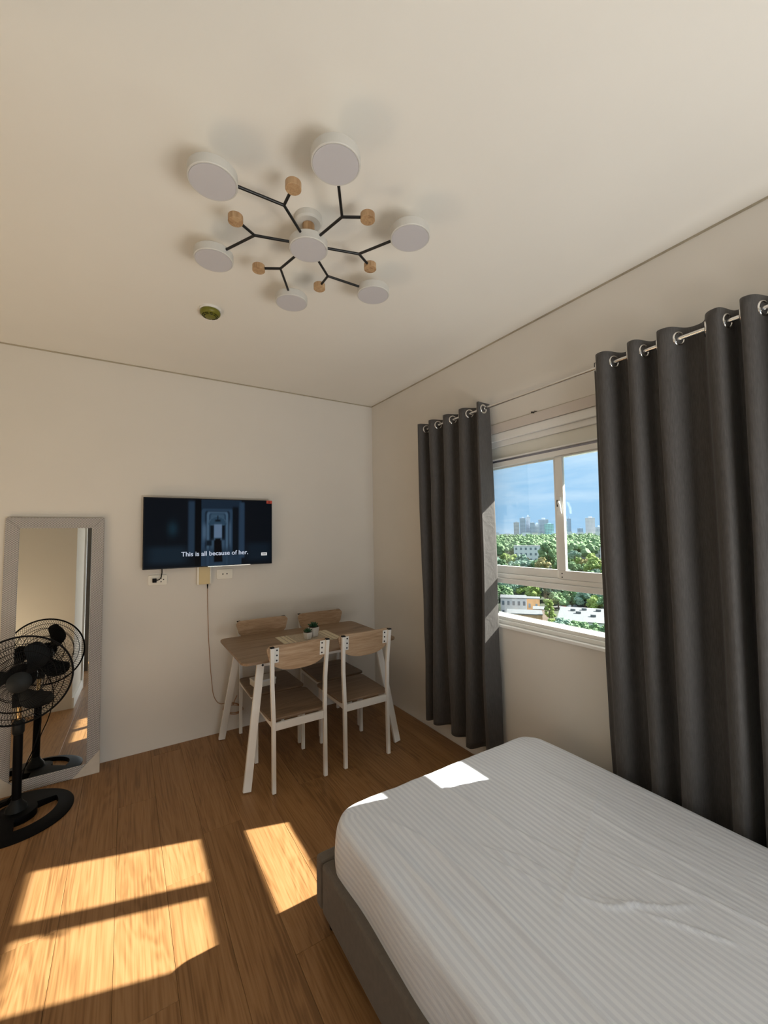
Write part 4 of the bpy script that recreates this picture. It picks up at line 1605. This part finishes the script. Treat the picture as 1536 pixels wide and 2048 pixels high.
# far skyline
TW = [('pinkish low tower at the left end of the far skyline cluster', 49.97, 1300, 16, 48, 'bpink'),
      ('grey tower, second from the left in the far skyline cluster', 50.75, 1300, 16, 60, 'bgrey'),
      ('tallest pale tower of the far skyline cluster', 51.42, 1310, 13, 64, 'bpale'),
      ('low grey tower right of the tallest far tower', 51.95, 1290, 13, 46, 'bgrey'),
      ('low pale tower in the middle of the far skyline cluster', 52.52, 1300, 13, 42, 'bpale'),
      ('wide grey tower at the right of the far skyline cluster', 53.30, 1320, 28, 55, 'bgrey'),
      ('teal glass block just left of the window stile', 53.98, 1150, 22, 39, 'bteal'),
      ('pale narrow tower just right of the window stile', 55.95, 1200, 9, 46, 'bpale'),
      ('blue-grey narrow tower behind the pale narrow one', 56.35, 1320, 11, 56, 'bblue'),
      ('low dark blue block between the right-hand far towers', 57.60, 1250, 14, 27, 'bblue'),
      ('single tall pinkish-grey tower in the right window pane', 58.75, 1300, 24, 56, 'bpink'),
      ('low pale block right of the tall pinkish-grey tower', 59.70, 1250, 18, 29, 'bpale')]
for k, (lab, a, D, wd, hg, mt_) in enumerate(TW):
    b = building('tower_block', lab, a, D, wd, wd, hg, mt_, 'bpale', floors=int(hg / 3.6), cols=max(3, int(wd / 3.2)), stuffwin=True, winscale=0.55, group='far skyline towers', cat='tower')
    MB().rng(-wd * 0.3, wd * 0.35, -wd * 0.3, wd * 0.3, hg * K, hg * K + 4 + 3 * (k % 3)).build('roof_plant', mt_, b)
rr = random.Random(21)
for k in range(26):
    a = 40 + k * 1.1 + rr.uniform(-0.3, 0.3)
    building('low_block', 'small pale block on the far horizon between the trees', a, rr.uniform(950, 1150), rr.uniform(8, 18), 10, rr.uniform(13, 19), ['bwhite', 'bpale', 'bpink'][k % 3], 'broof', group='low blocks on the horizon')

# mid-distance and near buildings
building('apartment_building', 'white three-storey building with square windows among the trees', 51.35, 305, 19, 9, 11.3, 'bwhite', floors=3, cols=6, winscale=0.42)
building('apartment_building', 'long low white building with flat roof seen in the right pane', 58.4, 350, 27, 9, 9.4, 'bwhite', floors=2, cols=7, winscale=0.4)
building('apartment_building', 'pinkish flat-roofed wing at the right end of the long white building', 60.5, 330, 9, 8, 9.2, 'bpink', floors=2, cols=3, winscale=0.4)
h1 = building('townhouse', 'white flat-roofed house with many windows, left below the window rail', 49.3, 112, 6.3, 5, 4.6, 'bwhite', floors=2, cols=5, winscale=0.45)
building('outbuilding', 'small ochre outbuilding behind the white house', 51.7, 118, 3.4, 3, 3.6, 'borange', floors=1, cols=2, winscale=0.3)
h2 = building('workshop', 'ochre building with pale flat roof left of the bright green tree', 50.6, 99, 7.4, 5, 3.2, 'borange', floors=1, cols=3, winscale=0.22)
building('shed', 'low white-roofed shed between the ochre building and the tree', 52.6, 106, 3.2, 4, 3.0, 'bwhite', floors=0)
h3 = building('warehouse', 'large white-roofed warehouse right of the bright green tree', 58.0, 103, 11.5, 17, 2.6, 'bwhite', floors=0)
for x, y in ((-5, 6), (-1, 9), (4, 8), (2, -4), (-3, 1)):
    v = MB().rng(x - 0.9, x + 0.9, y - 0.7, y + 0.7, 2.6 * K + 0.35, 2.6 * K + 1.15).build('roof_vent', 'broof', h3)
x, y = polar(56.6, 128)
ap = MB().rng(-9, 9, -7, 7, -0.05, 0.06).build('ground_parking', 'asphalt', loc=(x, y, GZ))
ap['kind'] = 'structure'


def car(az_, D, col, lab, rz):
    x, y = polar(az_, D)
    c = tag(empty('parked_car', (x, y, GZ + 0.07), rz), lab, 'car', 'cars in the far car park')
    mt_ = plain('car_paint_' + lab.split()[0], col, 0.3)
    prof = [(-2.1, 0.3), (2.1, 0.3), (2.15, 0.75), (1.2, 0.9), (0.7, 1.42), (-1.1, 1.45), (-1.7, 0.95), (-2.15, 0.85)]
    MB().prism(prof, -0.85, 0.85, lambda u, v, t: (u, t, v)).build('car_body', mt_, c, 0.06)
    for px_ in (-1.35, 1.35):
        for s in (-1, 1):
            MB().cyl((px_, s * 0.86, 0.32), (px_, s * 0.70, 0.32), 0.32, seg=14).build('wheel', 'black', c)


car(55.4, 124, (0.55, 0.05, 0.04), 'red car parked beyond the white warehouse roof', 0.6)
car(56.0, 126, (0.7, 0.7, 0.7), 'white car parked beyond the white warehouse roof', 0.5)
car(56.7, 127, (0.12, 0.13, 0.15), 'dark car parked beyond the white warehouse roof', 0.6)

# trees that can be told apart
x, y = polar(53.6, 97)
tree(x, y, 2.0 * K, 7.4 * K, 0, 'bright green upright tree in the middle of the lower pane', tall=True, name='upright_tree')
x, y = polar(53.75, 240)
tree(x, y, 4.6 * K, 14.2 * K, 1, 'large round tree left of the window stile in front of the towers')
x, y = polar(53.0, 205)
tree(x, y, 3.2 * K, 9.0 * K, 4, 'russet-tinged tree at the foot of the left pane')
x, y = polar(59.0, 200)
tree(x, y, 4.0 * K, 9.4 * K, 0, 'yellow-green tree at the foot of the right pane')
x, y = polar(60.6, 190)
tree(x, y, 2.8 * K, 8.8 * K, 2, 'dark blue-green tree at the right foot of the right pane')
x, y = polar(56.8, 230)
tree(x, y, 3.0 * K, 11.5 * K, 3, 'pale green tree right of the window stile before the long building')

FOLNAME = ['yellow-green', 'mid green', 'dark green', 'blue-green', 'russet-tinged']
rr = random.Random(8)


def belt(n, az0, step, d0, d1, r0, r1, h0, h1, kinds, where, group, fix=None):
    for a in range(n):
        az_ = az0 + a * step + rr.uniform(-0.3, 0.3)
        D = rr.uniform(d0, d1)
        h = rr.uniform(h0, h1)
        if fix:
            D, h = fix(az_, D, h)
        f = rr.choice(kinds)
        x, y = polar(az_, D)
        tree(x, y, K * rr.uniform(r0, r1), K * h, f, '%s leafy tree %s' % (FOLNAME[f], where), group, rz=rr.uniform(0, 6))


belt(24, 53.9, 0.50, 85, 91, 1.3, 1.9, 3.7, 4.5, [0, 1, 1, 3], 'in the hedge along the near side of the white warehouse', 'hedge trees before the warehouse',
     lambda a, D, h: (D, h + (1.3 if a > 60.3 else -0.7 * sstep(54.5, 58.5, a))))
belt(26, 55.0, 0.36, 119, 136, 1.9, 2.6, 4.0, 5.2, [1, 0, 1, 2, 3], 'just behind the white warehouse roof', 'trees behind the warehouse',
     lambda a, D, h: (D + (13 if 55.0 < a < 57.0 else 0), h))
belt(80, 42, 0.30, 128, 184, 2.2, 3.4, 4.4, 6.4, [1, 1, 2, 2, 0, 3], 'in the dense belt below the window rail', 'trees below the window rail')
belt(64, 42, 0.38, 190, 285, 2.4, 4.0, 5.5, 9.3, [0, 0, 1, 1, 3, 3, 4], 'in the belt above the window rail', 'trees above the window rail',
     lambda a, D, h: (min(D, 235) if 50 < a < 53 else D, h))
# far woodland that nobody could count
tb_ = bmesh.new()
bmesh.ops.create_icosphere(tb_, subdivisions=2, radius=1.0)
tv_ = [v.co.copy() for v in tb_.verts]
tf_ = [[v.index for v in f.verts] for f in tb_.faces]
tb_.free()
rr = random.Random(1)
verts, faces = [], []
for k in range(3600):
    D = 330 + 800 * rr.random() ** 1.3
    az_ = rr.uniform(36, 74)
    x, y = polar(az_, D)
    r = K * rr.uniform(1.6, 3.6)
    h = K * rr.uniform(6, 11.5) + 0.0035 * D * K
    c0 = Vector((x, y, GZ + h - r * 0.8))
    off = Vector((x, y, 0)) * 0.31
    n0 = len(verts)
    for d in tv_:
        verts.append(c0 + d * (r * (1 + 0.5 * noise.noise(d * 2.6 + off))))
    faces += [[q + n0 for q in f] for f in tf_]
me = bpy.data.meshes.new('distant_woodland')
me.from_pydata(verts, [], faces)
o = meshobj('distant_woodland', me, FOL[1])
o['kind'] = 'stuff'
tag(o, 'hazy green woodland in front of the far skyline', 'woodland')
